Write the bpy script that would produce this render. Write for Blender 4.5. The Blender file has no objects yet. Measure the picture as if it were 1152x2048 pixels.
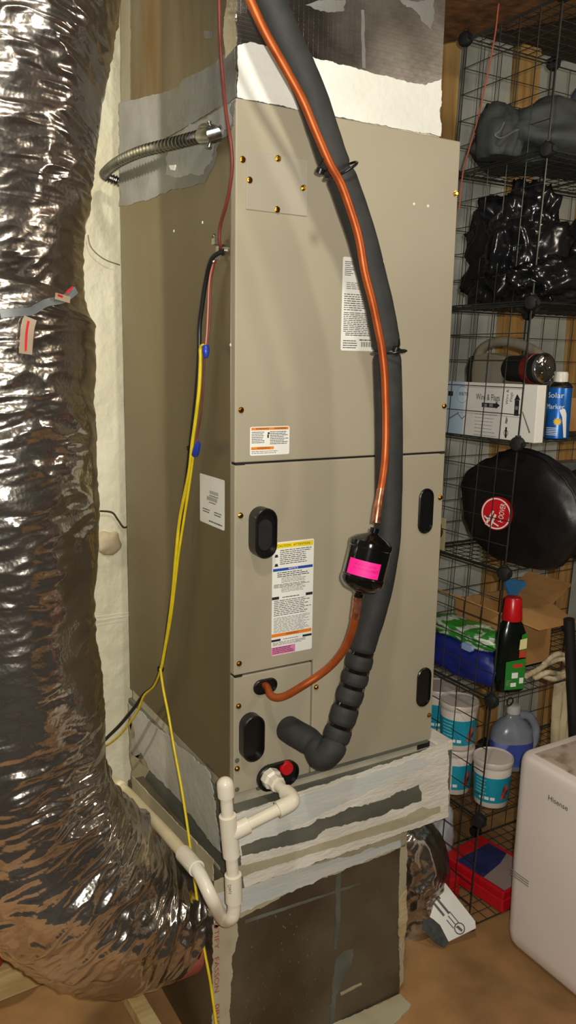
import bpy, bmesh, math, random
from mathutils import Vector, Matrix, noise
PI = math.pi
random.seed(7)
scene = bpy.context.scene
COL = scene.collection

# ------------------------------------------------------------------ camera
CAM = Vector((-0.779945, -1.552083, 1.739295))
RT = Vector((0.863001, -0.504975, 0.015135))
UP = Vector((0.079317, 0.165018, 0.983096))
FW = Vector((0.498936, 0.847213, -0.182464))
FOC = 1628.257
cd = bpy.data.cameras.new('camera')
cd.sensor_fit = 'VERTICAL'; cd.sensor_height = 36.0; cd.sensor_width = 24.0
cd.lens = FOC / 2048 * 36.0; cd.clip_start = 0.02; cd.clip_end = 60
cam = bpy.data.objects.new('camera', cd); COL.objects.link(cam)
cam.matrix_world = Matrix(((RT.x, UP.x, -FW.x, CAM.x), (RT.y, UP.y, -FW.y, CAM.y), (RT.z, UP.z, -FW.z, CAM.z), (0, 0, 0, 1)))
scene.camera = cam

# ------------------------------------------------------------------ world, exposure, lamp positions
w = bpy.data.worlds.new('world'); scene.world = w; w.use_nodes = True
w.node_tree.nodes['Background'].inputs[0].default_value = (0.9, 0.8, 0.65, 1)
w.node_tree.nodes['Background'].inputs[1].default_value = 0.06
scene.view_settings.view_transform = 'Standard'
scene.view_settings.look = 'None'
scene.view_settings.exposure = 0.0
scene.view_settings.gamma = 1.0
scene.view_settings.use_curve_mapping = False
LAMPS = [  # position, watts, colour, radius
    ((-0.32, -0.92, 2.64), 33, (1.0, 0.95, 0.82), 0.05),
    ((1.45, -1.30, 2.45), 30, (1.0, 0.88, 0.70), 0.11),
    ((-1.25, 0.50, 2.50), 58, (1.0, 0.95, 0.78), 0.05),
]
# the photograph was taken with the telephone's small flash, next to its lens
fl = bpy.data.lights.new('flash', 'POINT'); fl.energy = 104; fl.color = (1.0, 0.955, 0.86); fl.shadow_soft_size = 0.012
fo_l = bpy.data.objects.new('flash', fl); COL.objects.link(fo_l); fo_l.location = CAM + RT * 0.035 + UP * 0.03 - FW * 0.02

# ------------------------------------------------------------------ helpers
def at(px, py, ax, v):
    """point where the sight line of photograph pixel (px, py) meets the plane ax = v"""
    d = FW + RT * ((px - 576) / FOC) + UP * ((1024 - py) / FOC)
    i = 'xyz'.index(ax)
    return CAM + d * ((v - CAM[i]) / d[i])
def lin(c):
    return tuple(((x / 255) / 12.92 if x / 255 <= 0.04045 else ((x / 255 + 0.055) / 1.055) ** 2.4) for x in c) + (1.0,)

MATS = {}
def mat(name, col, rough=0.5, metal=0.0, col2=None, scale=8.0, detail=4.0, bump=0.0, bscale=40.0,
        stretch=(1, 1, 1), ramp=(0.35, 0.65), coat=0.0, trans=0.0, emit=0.0, rough2=None, bdist=0.004, spec=0.5, bstretch=None):
    if name in MATS: return MATS[name]
    m = bpy.data.materials.new(name); m.use_nodes = True
    nt = m.node_tree; b = nt.nodes['Principled BSDF']
    b.inputs['Roughness'].default_value = rough
    b.inputs['Metallic'].default_value = metal
    b.inputs['Coat Weight'].default_value = coat
    b.inputs['Transmission Weight'].default_value = trans
    b.inputs['Specular IOR Level'].default_value = spec
    tc = nt.nodes.new('ShaderNodeTexCoord')
    mp = nt.nodes.new('ShaderNodeMapping'); mp.inputs['Scale'].default_value = stretch
    nt.links.new(tc.outputs['Object'], mp.inputs['Vector'])
    c = lin(col)
    c2 = lin(col2) if col2 else tuple(x * 0.86 for x in c[:3]) + (1,)
    n = nt.nodes.new('ShaderNodeTexNoise'); n.inputs['Scale'].default_value = scale; n.inputs['Detail'].default_value = detail
    nt.links.new(mp.outputs['Vector'], n.inputs['Vector'])
    r = nt.nodes.new('ShaderNodeValToRGB')
    r.color_ramp.elements[0].position = ramp[0]; r.color_ramp.elements[0].color = c
    r.color_ramp.elements[1].position = ramp[1]; r.color_ramp.elements[1].color = c2
    nt.links.new(n.outputs['Fac'], r.inputs['Fac']); nt.links.new(r.outputs['Color'], b.inputs['Base Color'])
    if rough2 is not None:
        mr = nt.nodes.new('ShaderNodeMapRange')
        mr.inputs['To Min'].default_value = rough; mr.inputs['To Max'].default_value = rough2
        mr.inputs['From Min'].default_value = 0.3; mr.inputs['From Max'].default_value = 0.7
        nt.links.new(n.outputs['Fac'], mr.inputs['Value']); nt.links.new(mr.outputs['Result'], b.inputs['Roughness'])
    if bump:
        mp2 = nt.nodes.new('ShaderNodeMapping'); mp2.inputs['Scale'].default_value = bstretch or stretch
        nt.links.new(tc.outputs['Object'], mp2.inputs['Vector'])
        n2 = nt.nodes.new('ShaderNodeTexNoise'); n2.inputs['Scale'].default_value = bscale; n2.inputs['Detail'].default_value = 5
        nt.links.new(mp2.outputs['Vector'], n2.inputs['Vector'])
        bp = nt.nodes.new('ShaderNodeBump'); bp.inputs['Strength'].default_value = bump; bp.inputs['Distance'].default_value = bdist
        nt.links.new(n2.outputs['Fac'], bp.inputs['Height']); nt.links.new(bp.outputs['Normal'], b.inputs['Normal'])
    if emit:
        b.inputs['Emission Color'].default_value = c; b.inputs['Emission Strength'].default_value = emit
    MATS[name] = m
    return m

class G:
    def __init__(s): s.v = []; s.f = []
    def add(s, vs, fs):
        o = len(s.v); s.v += [Vector(p) for p in vs]; s.f += [[i + o for i in f] for f in fs]; return s
    def box(s, lo, hi):
        x0, y0, z0 = lo; x1, y1, z1 = hi
        return s.add([(x0, y0, z0), (x1, y0, z0), (x1, y1, z0), (x0, y1, z0), (x0, y0, z1), (x1, y0, z1), (x1, y1, z1), (x0, y1, z1)],
                     [(3, 2, 1, 0), (4, 5, 6, 7), (0, 1, 5, 4), (1, 2, 6, 5), (2, 3, 7, 6), (3, 0, 4, 7)])
    def obox(s, c, ax, h):
        c = Vector(c); ax = [Vector(a).normalized() for a in ax]
        P = [c + ax[0] * h[0] * i + ax[1] * h[1] * j + ax[2] * h[2] * k for k in (-1, 1) for (i, j) in ((-1, -1), (1, -1), (1, 1), (-1, 1))]
        return s.add(P, [(3, 2, 1, 0), (4, 5, 6, 7), (0, 1, 5, 4), (1, 2, 6, 5), (2, 3, 7, 6), (3, 0, 4, 7)])
    def prism(s, pts, n, d0, d1):
        """pts: 3D outline, extruded along n from d0 to d1"""
        n = Vector(n); k = len(pts)
        a = [Vector(p) + n * d0 for p in pts]; b = [Vector(p) + n * d1 for p in pts]
        nn = sum(((a[i] - a[0]).cross(a[(i + 1) % k] - a[0]) for i in range(1, k - 1)), Vector())
        fl = nn.dot(n) * (d1 - d0) > 0
        A = list(range(k)); B = list(range(k, 2 * k))
        fs = [A[::-1], B] if fl else [A, B[::-1]]
        for i in range(k):
            j = (i + 1) % k
            fs.append((i, j, k + j, k + i) if fl else (j, i, k + i, k + j))
        return s.add(a + b, fs)
    def tube(s, path, r, n=12, cap=True):
        P = [Vector(p) for p in path]; m = len(P)
        rr = r if callable(r) else (lambda i, t: r)
        T = [(P[min(i + 1, m - 1)] - P[max(i - 1, 0)]).normalized() for i in range(m)]
        u = Vector((0, 0, 1)) if abs(T[0].z) < 0.9 else Vector((1, 0, 0))
        u = (u - T[0] * u.dot(T[0])).normalized()
        vs = []; fs = []
        for i in range(m):
            u = (u - T[i] * u.dot(T[i])).normalized(); w_ = T[i].cross(u)
            for j in range(n):
                a = 2 * PI * j / n; q = rr(i, a)
                vs.append(P[i] + (u * math.cos(a) + w_ * math.sin(a)) * q)
        for i in range(m - 1):
            for j in range(n):
                k = (j + 1) % n
                fs.append((i * n + j, i * n + k, (i + 1) * n + k, (i + 1) * n + j))
        if cap:
            fs.append(list(range(n))[::-1]); fs.append([(m - 1) * n + j for j in range(n)])
        return s.add(vs, fs)
    def lathe(s, prof, o, ax=(0, 0, 1), n=20, ref=None):
        """prof: (radius, distance along axis) pairs"""
        o = Vector(o); ax = Vector(ax).normalized()
        u = Vector(ref) if ref else (Vector((1, 0, 0)) if abs(ax.x) < 0.9 else Vector((0, 1, 0)))
        u = (u - ax * u.dot(ax)).normalized(); w_ = ax.cross(u)
        vs = []; fs = []
        for r, d in prof:
            for j in range(n):
                a = 2 * PI * j / n
                vs.append(o + ax * d + (u * math.cos(a) + w_ * math.sin(a)) * max(r, 1e-5))
        for i in range(len(prof) - 1):
            for j in range(n):
                k = (j + 1) % n
                fs.append((i * n + j, i * n + k, (i + 1) * n + k, (i + 1) * n + j))
        fs.append(list(range(n))[::-1]); fs.append([(len(prof) - 1) * n + j for j in range(n)])
        return s.add(vs, fs)

def cr(pts, n=8):
    """Catmull-Rom resample"""
    P = [Vector(p) for p in pts]; out = []
    for i in range(len(P) - 1):
        p0 = P[max(i - 1, 0)]; p1 = P[i]; p2 = P[i + 1]; p3 = P[min(i + 2, len(P) - 1)]
        for k in range(n):
            t = k / n
            out.append(0.5 * ((2 * p1) + (p2 - p0) * t + (2 * p0 - 5 * p1 + 4 * p2 - p3) * t * t + (3 * p1 - p0 - 3 * p2 + p3) * t ** 3))
    out.append(P[-1]); return out

ORG = {}
def thing(name, label, cat, loc, group=None):
    o = bpy.data.objects.new(name, None); COL.objects.link(o)
    o.empty_display_size = 0.05; o.location = loc; ORG[o] = Vector(loc)
    o['label'] = label; o['category'] = cat
    if group: o['group'] = group
    return o
def build(name, g, m, parent=None, smooth=None, bevel=0, label=None, cat=None, group=None, kind=None, seg=2):
    if parent is not None: org = ORG[parent]
    else:
        lo = [min(v[i] for v in g.v) for i in range(3)]; hi = [max(v[i] for v in g.v) for i in range(3)]
        org = Vector(((lo[0] + hi[0]) / 2, (lo[1] + hi[1]) / 2, lo[2]))
    me = bpy.data.meshes.new(name); me.from_pydata([v - org for v in g.v], [], g.f); me.update()
    me.materials.append(m)
    if smooth is not None:
        me.polygons.foreach_set('use_smooth', [True] * len(me.polygons))
        if smooth < 180: me.set_sharp_from_angle(angle=math.radians(smooth))
    o = bpy.data.objects.new(name, me); COL.objects.link(o)
    if parent is not None:
        o.parent = parent; ORG[o] = org
    else:
        o.location = org; ORG[o] = org
    if bevel:
        b = o.modifiers.new('bevel', 'BEVEL'); b.width = bevel; b.segments = seg; b.limit_method = 'ANGLE'; b.angle_limit = math.radians(40)
    if label: o['label'] = label
    if cat: o['category'] = cat
    if group: o['group'] = group
    if kind: o['kind'] = kind
    return o
def struct(name, g, m, **k): return build(name, g, m, kind='structure', **k)
def inst(src, name, loc, parent=None, rot=None):
    """another object sharing src's mesh; loc is the world place of its origin"""
    o = bpy.data.objects.new(name, src.data); COL.objects.link(o)
    for md in src.modifiers:
        b = o.modifiers.new(md.name, md.type); b.width = md.width; b.segments = md.segments; b.limit_method = md.limit_method; b.angle_limit = md.angle_limit
    if parent is not None:
        o.parent = parent; o.location = Vector(loc) - ORG[parent]
    else: o.location = loc
    if rot is not None: o.rotation_euler = rot
    ORG[o] = Vector(loc)
    return o

def ragged(pts, amp=3.0, step=8.0, seed=0):
    """outline with an uneven, brushed looking edge"""
    out = []; run = seed * 31.7; step = min(step, 3.5)
    for i in range(len(pts)):
        a = Vector(pts[i][:2] + (0,)); b = Vector(pts[(i + 1) % len(pts)][:2] + (0,))
        d = b - a; L = d.length; k = max(1, int(L / step)); nr = Vector((-d.y, d.x, 0)).normalized() if L else Vector()
        for j in range(k):
            t = j / k; run += L / k
            e = noise.noise(Vector((run / 34, seed, 0))) * 1.5 + noise.noise(Vector((run / 11, seed, 4))) * .8 + noise.noise(Vector((run / 4, seed, 9))) * .45
            out.append(a + d * t + nr * (amp * e * min(1, 4 * t * (1 - t) + .25)))
    return [(p.x, p.y) for p in out]
def pxof(P):
    d = Vector(P) - CAM; z = d.dot(FW); return (576 + FOC * d.dot(RT) / z, 1024 - FOC * d.dot(UP) / z)
NRM = {'x': Vector((-1, 0, 0)), 'y': Vector((0, -1, 0)), 'z': Vector((0, 0, 1))}
def patch(name, px, ax, v, m, parent, thick=0.002, amp=3.0, step=8.0, seed=0, label=None):
    """a thin brushed-on or stuck-on layer lying on the face ax = v; its outline is found on that face"""
    q = [at(x, y, ax, v) for x, y in (ragged(px, amp, step, seed) if amp else px)]
    return build(name, G().prism(q, NRM[ax], -0.0004, thick), m, parent, label=label)

# lettering: outlines of the built-in typeface as flat mesh
_txt = {}
def text_geo(s):
    if s in _txt: return _txt[s]
    cu = bpy.data.curves.new('lettering', 'FONT'); cu.body = s; cu.size = 1.0; cu.align_x = 'CENTER'; cu.align_y = 'CENTER'; cu.resolution_u = 3
    o = bpy.data.objects.new('lettering', cu); COL.objects.link(o)
    dg = bpy.context.evaluated_depsgraph_get()
    me = o.evaluated_get(dg).to_mesh()
    r = ([v.co.copy() for v in me.vertices], [list(p.vertices) for p in me.polygons])
    o.evaluated_get(dg).to_mesh_clear()
    bpy.data.objects.remove(o); bpy.data.curves.remove(cu)
    _txt[s] = r; return r
def put_text(g, s, o, U, V, size, width=None, lift=Vector((0, 0, 0)), bend=None):
    vs, fs = text_geo(s); U = Vector(U).normalized(); V = Vector(V).normalized()
    k = size; kx = size
    if width:
        ext = max(v.x for v in vs) - min(v.x for v in vs); kx = width / ext
    P = [(v.x * kx, v.y * k) for v in vs]
    g.add([bend(a, b) for a, b in P] if bend else [Vector(o) + lift + U * a + V * b for a, b in P], fs)
    return g

class Sheet:
    """flat printed sheet: origin (lower left), unit axes, size; collects print by ink"""
    def __init__(s, o, U, V, N, w, h): s.o = Vector(o); s.U = Vector(U).normalized(); s.V = Vector(V).normalized(); s.N = Vector(N).normalized(); s.w = w; s.h = h; s.ink = {}
    def g(s, m): return s.ink.setdefault(m, G())
    def pt(s, u, v, d=0): return s.o + s.U * (u * s.w) + s.V * (v * s.h) + s.N * d
    def rect(s, m, u0, v0, u1, v1, d=0.0006):
        s.g(m).add([s.pt(u0, v0, d), s.pt(u1, v0, d), s.pt(u1, v1, d), s.pt(u0, v1, d)], [(0, 1, 2, 3)])
    def text(s, m, t, u, v, size, width=None, d=0.0009):
        put_text(s.g(m), t, s.pt(u, v, d), s.U, s.V, size, width)
    def lines(s, m, u0, v0, u1, v1, n, seed=0, fill=0.42, short=0.25):
        rnd = random.Random(seed); dh = (v1 - v0) / n
        for i in range(n):
            vv = v1 - (i + 1) * dh + dh * (1 - fill) / 2; u = u0; e = u1 - (rnd.random() * short * (u1 - u0))
            while u < e:
                k = min(rnd.uniform(0.04, 0.16) * (u1 - u0), e - u)
                s.rect(m, u, vv, u + k, vv + dh * fill); u += k + 0.018 * (u1 - u0)
    def polygon(s, m, pts, d=0.0006):
        s.g(m).add([s.pt(u, v, d) for u, v in pts], [list(range(len(pts)))])
    def disc(s, m, u, v, r, d=0.0006, n=24, ri=0):
        P = [s.pt(u, v, d) + s.U * (r * math.cos(2 * PI * i / n)) + s.V * (r * math.sin(2 * PI * i / n)) for i in range(n)]
        if ri:
            Q = [s.pt(u, v, d) + s.U * (ri * math.cos(2 * PI * i / n)) + s.V * (ri * math.sin(2 * PI * i / n)) for i in range(n)]
            s.g(m).add(P + Q, [(i, (i + 1) % n, n + (i + 1) % n, n + i) for i in range(n)])
        else: s.g(m).add(P, [list(range(n))])
    def finish(s, parent, name='print'):
        for m, g in s.ink.items(): build(name, g, m, parent, kind='stuff' if len(g.f) > 1 else None)

def fold_noise(p, lac=2.1):
    a = 0; f = 1; k = 0.6
    for i in range(4):
        a += (1 - abs(noise.noise(p * f)) * 2) * k; f *= lac; k *= 0.5
    return a
def blob(c, r, amp=0.15, freq=3.0, seed=0, n=40, sq=2.4, ridged=True, floor=None):
    """crumpled soft lump: superellipsoid pushed about by noise; floor flattens its underside"""
    g = G(); c = Vector(c); vs = []; fs = []; m = n // 2
    sg = lambda x, e: math.copysign(abs(x) ** e, x)
    off = Vector((seed * 7.3, seed * 3.1, seed * 1.7))
    for i in range(m + 1):
        ph = -PI / 2 + PI * i / m
        for j in range(n):
            th = 2 * PI * j / n; e = 2 / sq
            d = Vector((sg(math.cos(ph), e) * sg(math.cos(th), e), sg(math.cos(ph), e) * sg(math.sin(th), e), sg(math.sin(ph), e)))
            q = d * freq + off
            k = 1 + amp * ((fold_noise(q) - 0.55) if ridged else noise.fractal(q, 1.0, 2.0, 3)) + amp * 0.6 * noise.noise(d * 1.3 + off)
            p = c + Vector((d.x * r[0], d.y * r[1], d.z * r[2])) * k
            if floor is not None and p.z < floor: p.z = floor + 0.0005
            vs.append(p)
    for i in range(m):
        for j in range(n):
            k = (j + 1) % n
            fs.append((i * n + j, i * n + k, (i + 1) * n + k, (i + 1) * n + j))
    return g.add(vs, fs)
def capsule(w, h, n=10):
    """2D outline of an upright stadium w x h (or a lying one when w > h)"""
    out = []
    if h >= w:
        r = w / 2; c = h / 2 - r
        for k in range(n + 1): a = PI * k / n; out.append((r * math.cos(a), c + r * math.sin(a)))
        for k in range(n + 1): a = PI + PI * k / n; out.append((r * math.cos(a), -c + r * math.sin(a)))
    else: out = [(b, -a) for a, b in capsule(h, w, n)]
    return out
# ------------------------------------------------------------------ materials
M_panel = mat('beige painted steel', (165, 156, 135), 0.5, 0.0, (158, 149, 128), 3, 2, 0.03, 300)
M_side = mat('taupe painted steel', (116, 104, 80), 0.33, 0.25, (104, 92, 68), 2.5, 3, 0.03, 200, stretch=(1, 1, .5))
M_dark = mat('dark gap', (22, 20, 17), 0.8)
M_black = mat('black plastic', (20, 20, 20), 0.32, 0, (16, 16, 16), 20)
M_blackmatte = mat('matte black plastic', (17, 17, 17), 0.6, 0, (23, 23, 23), 30)
M_foam = mat('black foam rubber', (43, 44, 42), 0.72, 0, (34, 35, 34), 25, 4, 0.25, 220, bdist=0.001)
M_brass = mat('brass screw', (205, 165, 75), 0.25, 1.0, (170, 130, 55), 60)
M_steel = mat('zinc steel', (190, 190, 185), 0.25, 1.0, (150, 150, 148), 60)
M_copper = mat('copper', (186, 96, 44), 0.45, 0.6, (160, 74, 30), 22, 4)
M_copperbright = mat('brazed copper', (225, 165, 135), 0.3, 0.9, (185, 110, 80), 90)
M_label = mat('label paper', (236, 235, 228), 0.45, 0, (228, 227, 219), 5)
M_ink = mat('black ink', (38, 38, 40), 0.6)
M_grey_ink = mat('grey small print', (128, 128, 128), 0.6)
M_orange = mat('orange ink', (232, 132, 38), 0.5)
M_yellow_ink = mat('yellow ink', (240, 214, 40), 0.5)
M_blue_ink = mat('blue ink', (40, 78, 168), 0.5)
M_pink_ink = mat('pink ink', (224, 132, 178), 0.5)
M_red = mat('red plastic', (206, 24, 36), 0.4, 0, (190, 20, 30), 12)
M_magenta = mat('fluorescent pink paper', (255, 30, 150), 0.6, 0, (245, 24, 140), 10)
M_white = mat('white plastic', (226, 222, 212), 0.35, 0, (216, 211, 199), 6)
M_pvc = mat('white pvc', (228, 221, 203), 0.3, 0, (218, 209, 186), 10)
M_pvcold = mat('yellowed pvc', (222, 208, 172), 0.35, 0, (210, 195, 158), 10)
M_masticwhite = mat('white duct sealant', (236, 236, 228), 0.6, 0, (224, 223, 215), 7, 5, 0.5, 60, bdist=0.004)
M_masticgrey = mat('grey duct sealant', (124, 123, 121), 0.6, 0, (108, 106, 101), 9, 5, 0.6, 50, bdist=0.004)
M_masticpale = mat('pale brushed sealant', (226, 221, 208), 0.6, 0, (204, 199, 184), 6, 6, 0.6, 40, (1, 1, 3), bdist=0.004)
M_masticblue = mat('bluish thin sealant', (194, 199, 198), 0.6, 0, (212, 210, 200), 9, 6, 0.4, 40, (.6, .6, 3), bdist=0.003)
M_tape = mat('cream duct tape', (186, 177, 150), 0.5, 0, (165, 155, 128), 8, 5, 0.4, 30, bdist=0.003)
M_galv = mat('dull galvanised steel', (118, 112, 96), 0.4, 0.7, (98, 74, 42), 3.0, 6, 0.05, 60, (2.2, 2.2, .45), rough2=0.55)  # brown second tone paints a wood-like reflection into the steel
M_galvdark = mat('smeared grey metal', (112, 113, 102), 0.5, 0.2, (90, 90, 80), 6, 5, 0.2, 40, (.5, .5, 2))
M_yellow = mat('yellow wire', (226, 200, 28), 0.4, 0, (205, 180, 24), 30)
M_blackcable = mat('black cable', (26, 26, 25), 0.4)
M_brownwire = mat('red brown wire', (118, 50, 42), 0.45, 0, (98, 42, 36), 25)
M_bluenut = mat('blue wire nut', (34, 62, 170), 0.35)
M_wood = mat('pine', (196, 158, 98), 0.65, 0, (166, 122, 64), 6, 5, 0.15, 30, (6, 6, .5))
M_woodpale = mat('pale pine', (214, 192, 140), 0.65, 0, (188, 158, 104), 6, 5, 0.15, 30, (.6, 6, 6))
M_grid = mat('grey coated wire', (74, 76, 70), 0.35, 0.5, (58, 60, 55), 10)
M_cardboard = mat('cardboard', (184, 138, 84), 0.75, 0, (168, 122, 70), 4, 4, 0.1, 60)

def foil(name, col, rough, crinkle, stretch, scale=22, dist=0.012, col2=None, metal=0.95, fine=120, grid=False):
    m = bpy.data.materials.new(name); m.use_nodes = True; nt = m.node_tree; b = nt.nodes['Principled BSDF']
    b.inputs['Metallic'].default_value = metal
    tc = nt.nodes.new('ShaderNodeTexCoord'); mp = nt.nodes.new('ShaderNodeMapping'); mp.inputs['Scale'].default_value = stretch
    nt.links.new(tc.outputs['Object'], mp.inputs['Vector'])
    n = nt.nodes.new('ShaderNodeTexNoise'); n.inputs['Scale'].default_value = 3; n.inputs['Detail'].default_value = 5
    nt.links.new(tc.outputs['Object'], n.inputs['Vector'])
    r = nt.nodes.new('ShaderNodeValToRGB'); r.color_ramp.elements[0].color = lin(col); r.color_ramp.elements[1].color = lin(col2 or col)
    r.color_ramp.elements[0].position = .4; r.color_ramp.elements[1].position = .62
    nt.links.new(n.outputs['Fac'], r.inputs['Fac']); nt.links.new(r.outputs['Color'], b.inputs['Base Color'])
    mr = nt.nodes.new('ShaderNodeMapRange'); mr.inputs['From Min'].default_value = .3; mr.inputs['From Max'].default_value = .7
    mr.inputs['To Min'].default_value = rough; mr.inputs['To Max'].default_value = rough * 1.9
    nt.links.new(n.outputs['Fac'], mr.inputs['Value']); nt.links.new(mr.outputs['Result'], b.inputs['Roughness'])
    a = nt.nodes.new('ShaderNodeTexNoise'); a.noise_type = 'RIDGED_MULTIFRACTAL'; a.inputs['Scale'].default_value = scale; a.inputs['Detail'].default_value = 4
    a.inputs['Distortion'].default_value = .6
    nt.links.new(mp.outputs['Vector'], a.inputs['Vector'])
    b1 = nt.nodes.new('ShaderNodeBump'); b1.inputs['Strength'].default_value = crinkle; b1.inputs['Distance'].default_value = dist
    nt.links.new(a.outputs['Fac'], b1.inputs['Height'])
    v = nt.nodes.new('ShaderNodeTexVoronoi'); v.inputs['Scale'].default_value = fine
    nt.links.new(tc.outputs['Object'], v.inputs['Vector'])
    b2 = nt.nodes.new('ShaderNodeBump'); b2.inputs['Strength'].default_value = crinkle * .4; b2.inputs['Distance'].default_value = .002
    nt.links.new(v.outputs['Distance'], b2.inputs['Height']); nt.links.new(b1.outputs['Normal'], b2.inputs['Normal'])
    last = b2
    if grid:
        br = nt.nodes.new('ShaderNodeTexBrick'); br.inputs['Scale'].default_value = 1.0; br.offset = 0
        br.inputs['Brick Width'].default_value = .012; br.inputs['Row Height'].default_value = .008; br.inputs['Mortar Size'].default_value = .0007
        mp3 = nt.nodes.new('ShaderNodeMapping'); mp3.inputs['Rotation'].default_value = (PI / 2, 0, 0)
        nt.links.new(tc.outputs['Object'], mp3.inputs['Vector']); nt.links.new(mp3.outputs['Vector'], br.inputs['Vector'])
        b3 = nt.nodes.new('ShaderNodeBump'); b3.inputs['Strength'].default_value = .35; b3.inputs['Distance'].default_value = .001
        nt.links.new(br.outputs['Fac'], b3.inputs['Height']); nt.links.new(b2.outputs['Normal'], b3.inputs['Normal']); last = b3
    nt.links.new(last.outputs['Normal'], b.inputs['Normal'])
    return m
M_foil = foil('crinkled silver foil', (196, 190, 184), .13, .35, (1, 1, 6), 7, .010, (160, 152, 144), .97)
M_foilbend = foil('crumpled silver foil', (204, 198, 190), .13, .5, (1.1, 1.1, 2.4), 10, .012, (166, 158, 148), .96)
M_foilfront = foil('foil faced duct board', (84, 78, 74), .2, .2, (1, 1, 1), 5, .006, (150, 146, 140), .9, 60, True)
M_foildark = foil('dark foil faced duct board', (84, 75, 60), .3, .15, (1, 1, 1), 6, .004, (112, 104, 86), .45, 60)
M_foilband = foil('foil tape', (214, 208, 200), .2, .5, (1, 1, 3), 14, .006)

# ------------------------------------------------------------------ the room
M_floor = mat('stained concrete floor', (172, 130, 82), 0.62, 0, (124, 90, 54), 5, 7, 0.25, 35, ramp=(.3, .7), bdist=0.003)
M_ins = mat('cream wall insulation facing', (236, 231, 206), 0.7, 0, (224, 217, 186), 4, 4, 0.7, 6, (1, 1, .8), bdist=0.03)
M_wallr = mat('grey white block wall', (186, 188, 178), 0.75, 0, (160, 164, 156), 5, 5, 0.5, 14, bdist=0.01)
M_shell = mat('unpainted basement wall', (64, 59, 52), 0.85, 0, (50, 46, 40), 2, 5, 0.2, 20)
M_ceil = mat('dark floor deck', (66, 54, 44), 0.85, 0, (46, 38, 30), 3, 5, 0.2, 20, (.5, 4, 1))
WY = 0.87; CZ = 2.90
struct('floor', G().box((-2.6, -4.2, -.1), (2.8, WY, 0)), M_floor)
build('added_dark_mat', G().box((-2.3, -3.6, .0005), (.75, -.62, .012)), mat('dark filler', (40, 36, 34), .8, 0, (32, 29, 27), 20), label='dark filler mat on the floor at the viewer\'s feet', cat='mat', bevel=.003)  # added out of view so the foil has something dark to reflect
struct('ceiling', G().box((-2.6, -4.2, CZ), (2.8, WY + .1, CZ + .08)), M_ceil)
wb = G()
nx, nz = 60, 40     # soft insulation facing, billowing a little between its fixings
for i in range(nx + 1):
    for k in range(nz + 1):
        x = -2.6 + 3.3 * i / nx; z = CZ * k / nz
        wb.v.append(Vector((x, WY - .015 + .022 * noise.noise(Vector((x * 2.2, 3, z * 1.3))) + .008 * noise.noise(Vector((x * 7, 9, z * 4))), z)))
for i in range(nx):
    for k in range(nz):
        a = i * (nz + 1) + k; wb.f.append([a, a + nz + 1, a + nz + 2, a + 1])
wb.box((-2.6, WY + .012, 0), (.7, WY + .1, CZ))
struct('wall_back', wb, M_ins, smooth=60)
wr = struct('wall_back_right', G().box((.7, WY, 0), (2.8, WY + .1, CZ)), M_wallr)
wr.name = 'wall_back_right'
struct('wall_right', G().box((2.7, -4.2, 0), (2.8, WY, CZ)), M_shell)
struct('wall_left', G().box((-2.7, -4.2, 0), (-2.6, WY, CZ)), M_shell)
struct('wall_front', G().box((-2.6, -4.3, 0), (2.8, -4.2, CZ)), M_shell)
k = 0
for x in (.80, 1.19, 1.585, 1.98, 2.37):
    k += 1
    struct('trim_%d' % k, G().box((x, WY - .042, 0), (x + .105, WY - .001, CZ - .001)), M_wood, bevel=.002)
# wooden beam under the ceiling at the upper right
a = at(885, 88, 'z', 2.715); b = at(1152, 35, 'z', 2.715); d = (b - a).normalized(); nrm = Vector((-d.y, d.x, 0)); nrm = nrm if nrm.x < 0 else -nrm
e0 = a - d * .25; e1 = a + d * 1.7
M_beam = mat('brown chipboard', (150, 104, 62), .8, 0, (92, 62, 36), 26, 6, .4, 60, ramp=(.3, .68))
build('ceiling_beam', G().prism([e0, e1, e1 + nrm * .34, e0 + nrm * .34], (0, 0, 1), 0, CZ - 2.715 - .001), M_beam,
      label='dark brown chipboard beam under the ceiling above the wire shelves', cat='beam', bevel=.003)

# bare bulbs of the room (behind and beside the camera)
for i, (p, wt, col, rad) in enumerate(LAMPS):
    lt = thing('ceiling_lamp', ('bare bulb in a ceiling holder above the front left of the cabinet', 'bare bulb in a ceiling holder in front of the dehumidifier', 'bare bulb in a ceiling holder beyond the large flexible duct', 'bare bulb in a ceiling holder at the left of the viewer')[i], 'lamp', (p[0], p[1], CZ))
    g = G().lathe([(.055, 0), (.055, -.02), (.035, -.05), (.022, -.06), (.022, -(CZ - p[2]) + rad + .012)], (p[0], p[1], CZ - .001), (0, 0, 1), 20)
    build('lamp_holder', g, M_white, lt, smooth=40)
    ld = bpy.data.lights.new('bulb', 'POINT'); ld.energy = wt; ld.color = col; ld.shadow_soft_size = rad
    lo = bpy.data.objects.new('bulb', ld); COL.objects.link(lo); lo.parent = lt; lo.location = (0, 0, p[2] - CZ)

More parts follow.
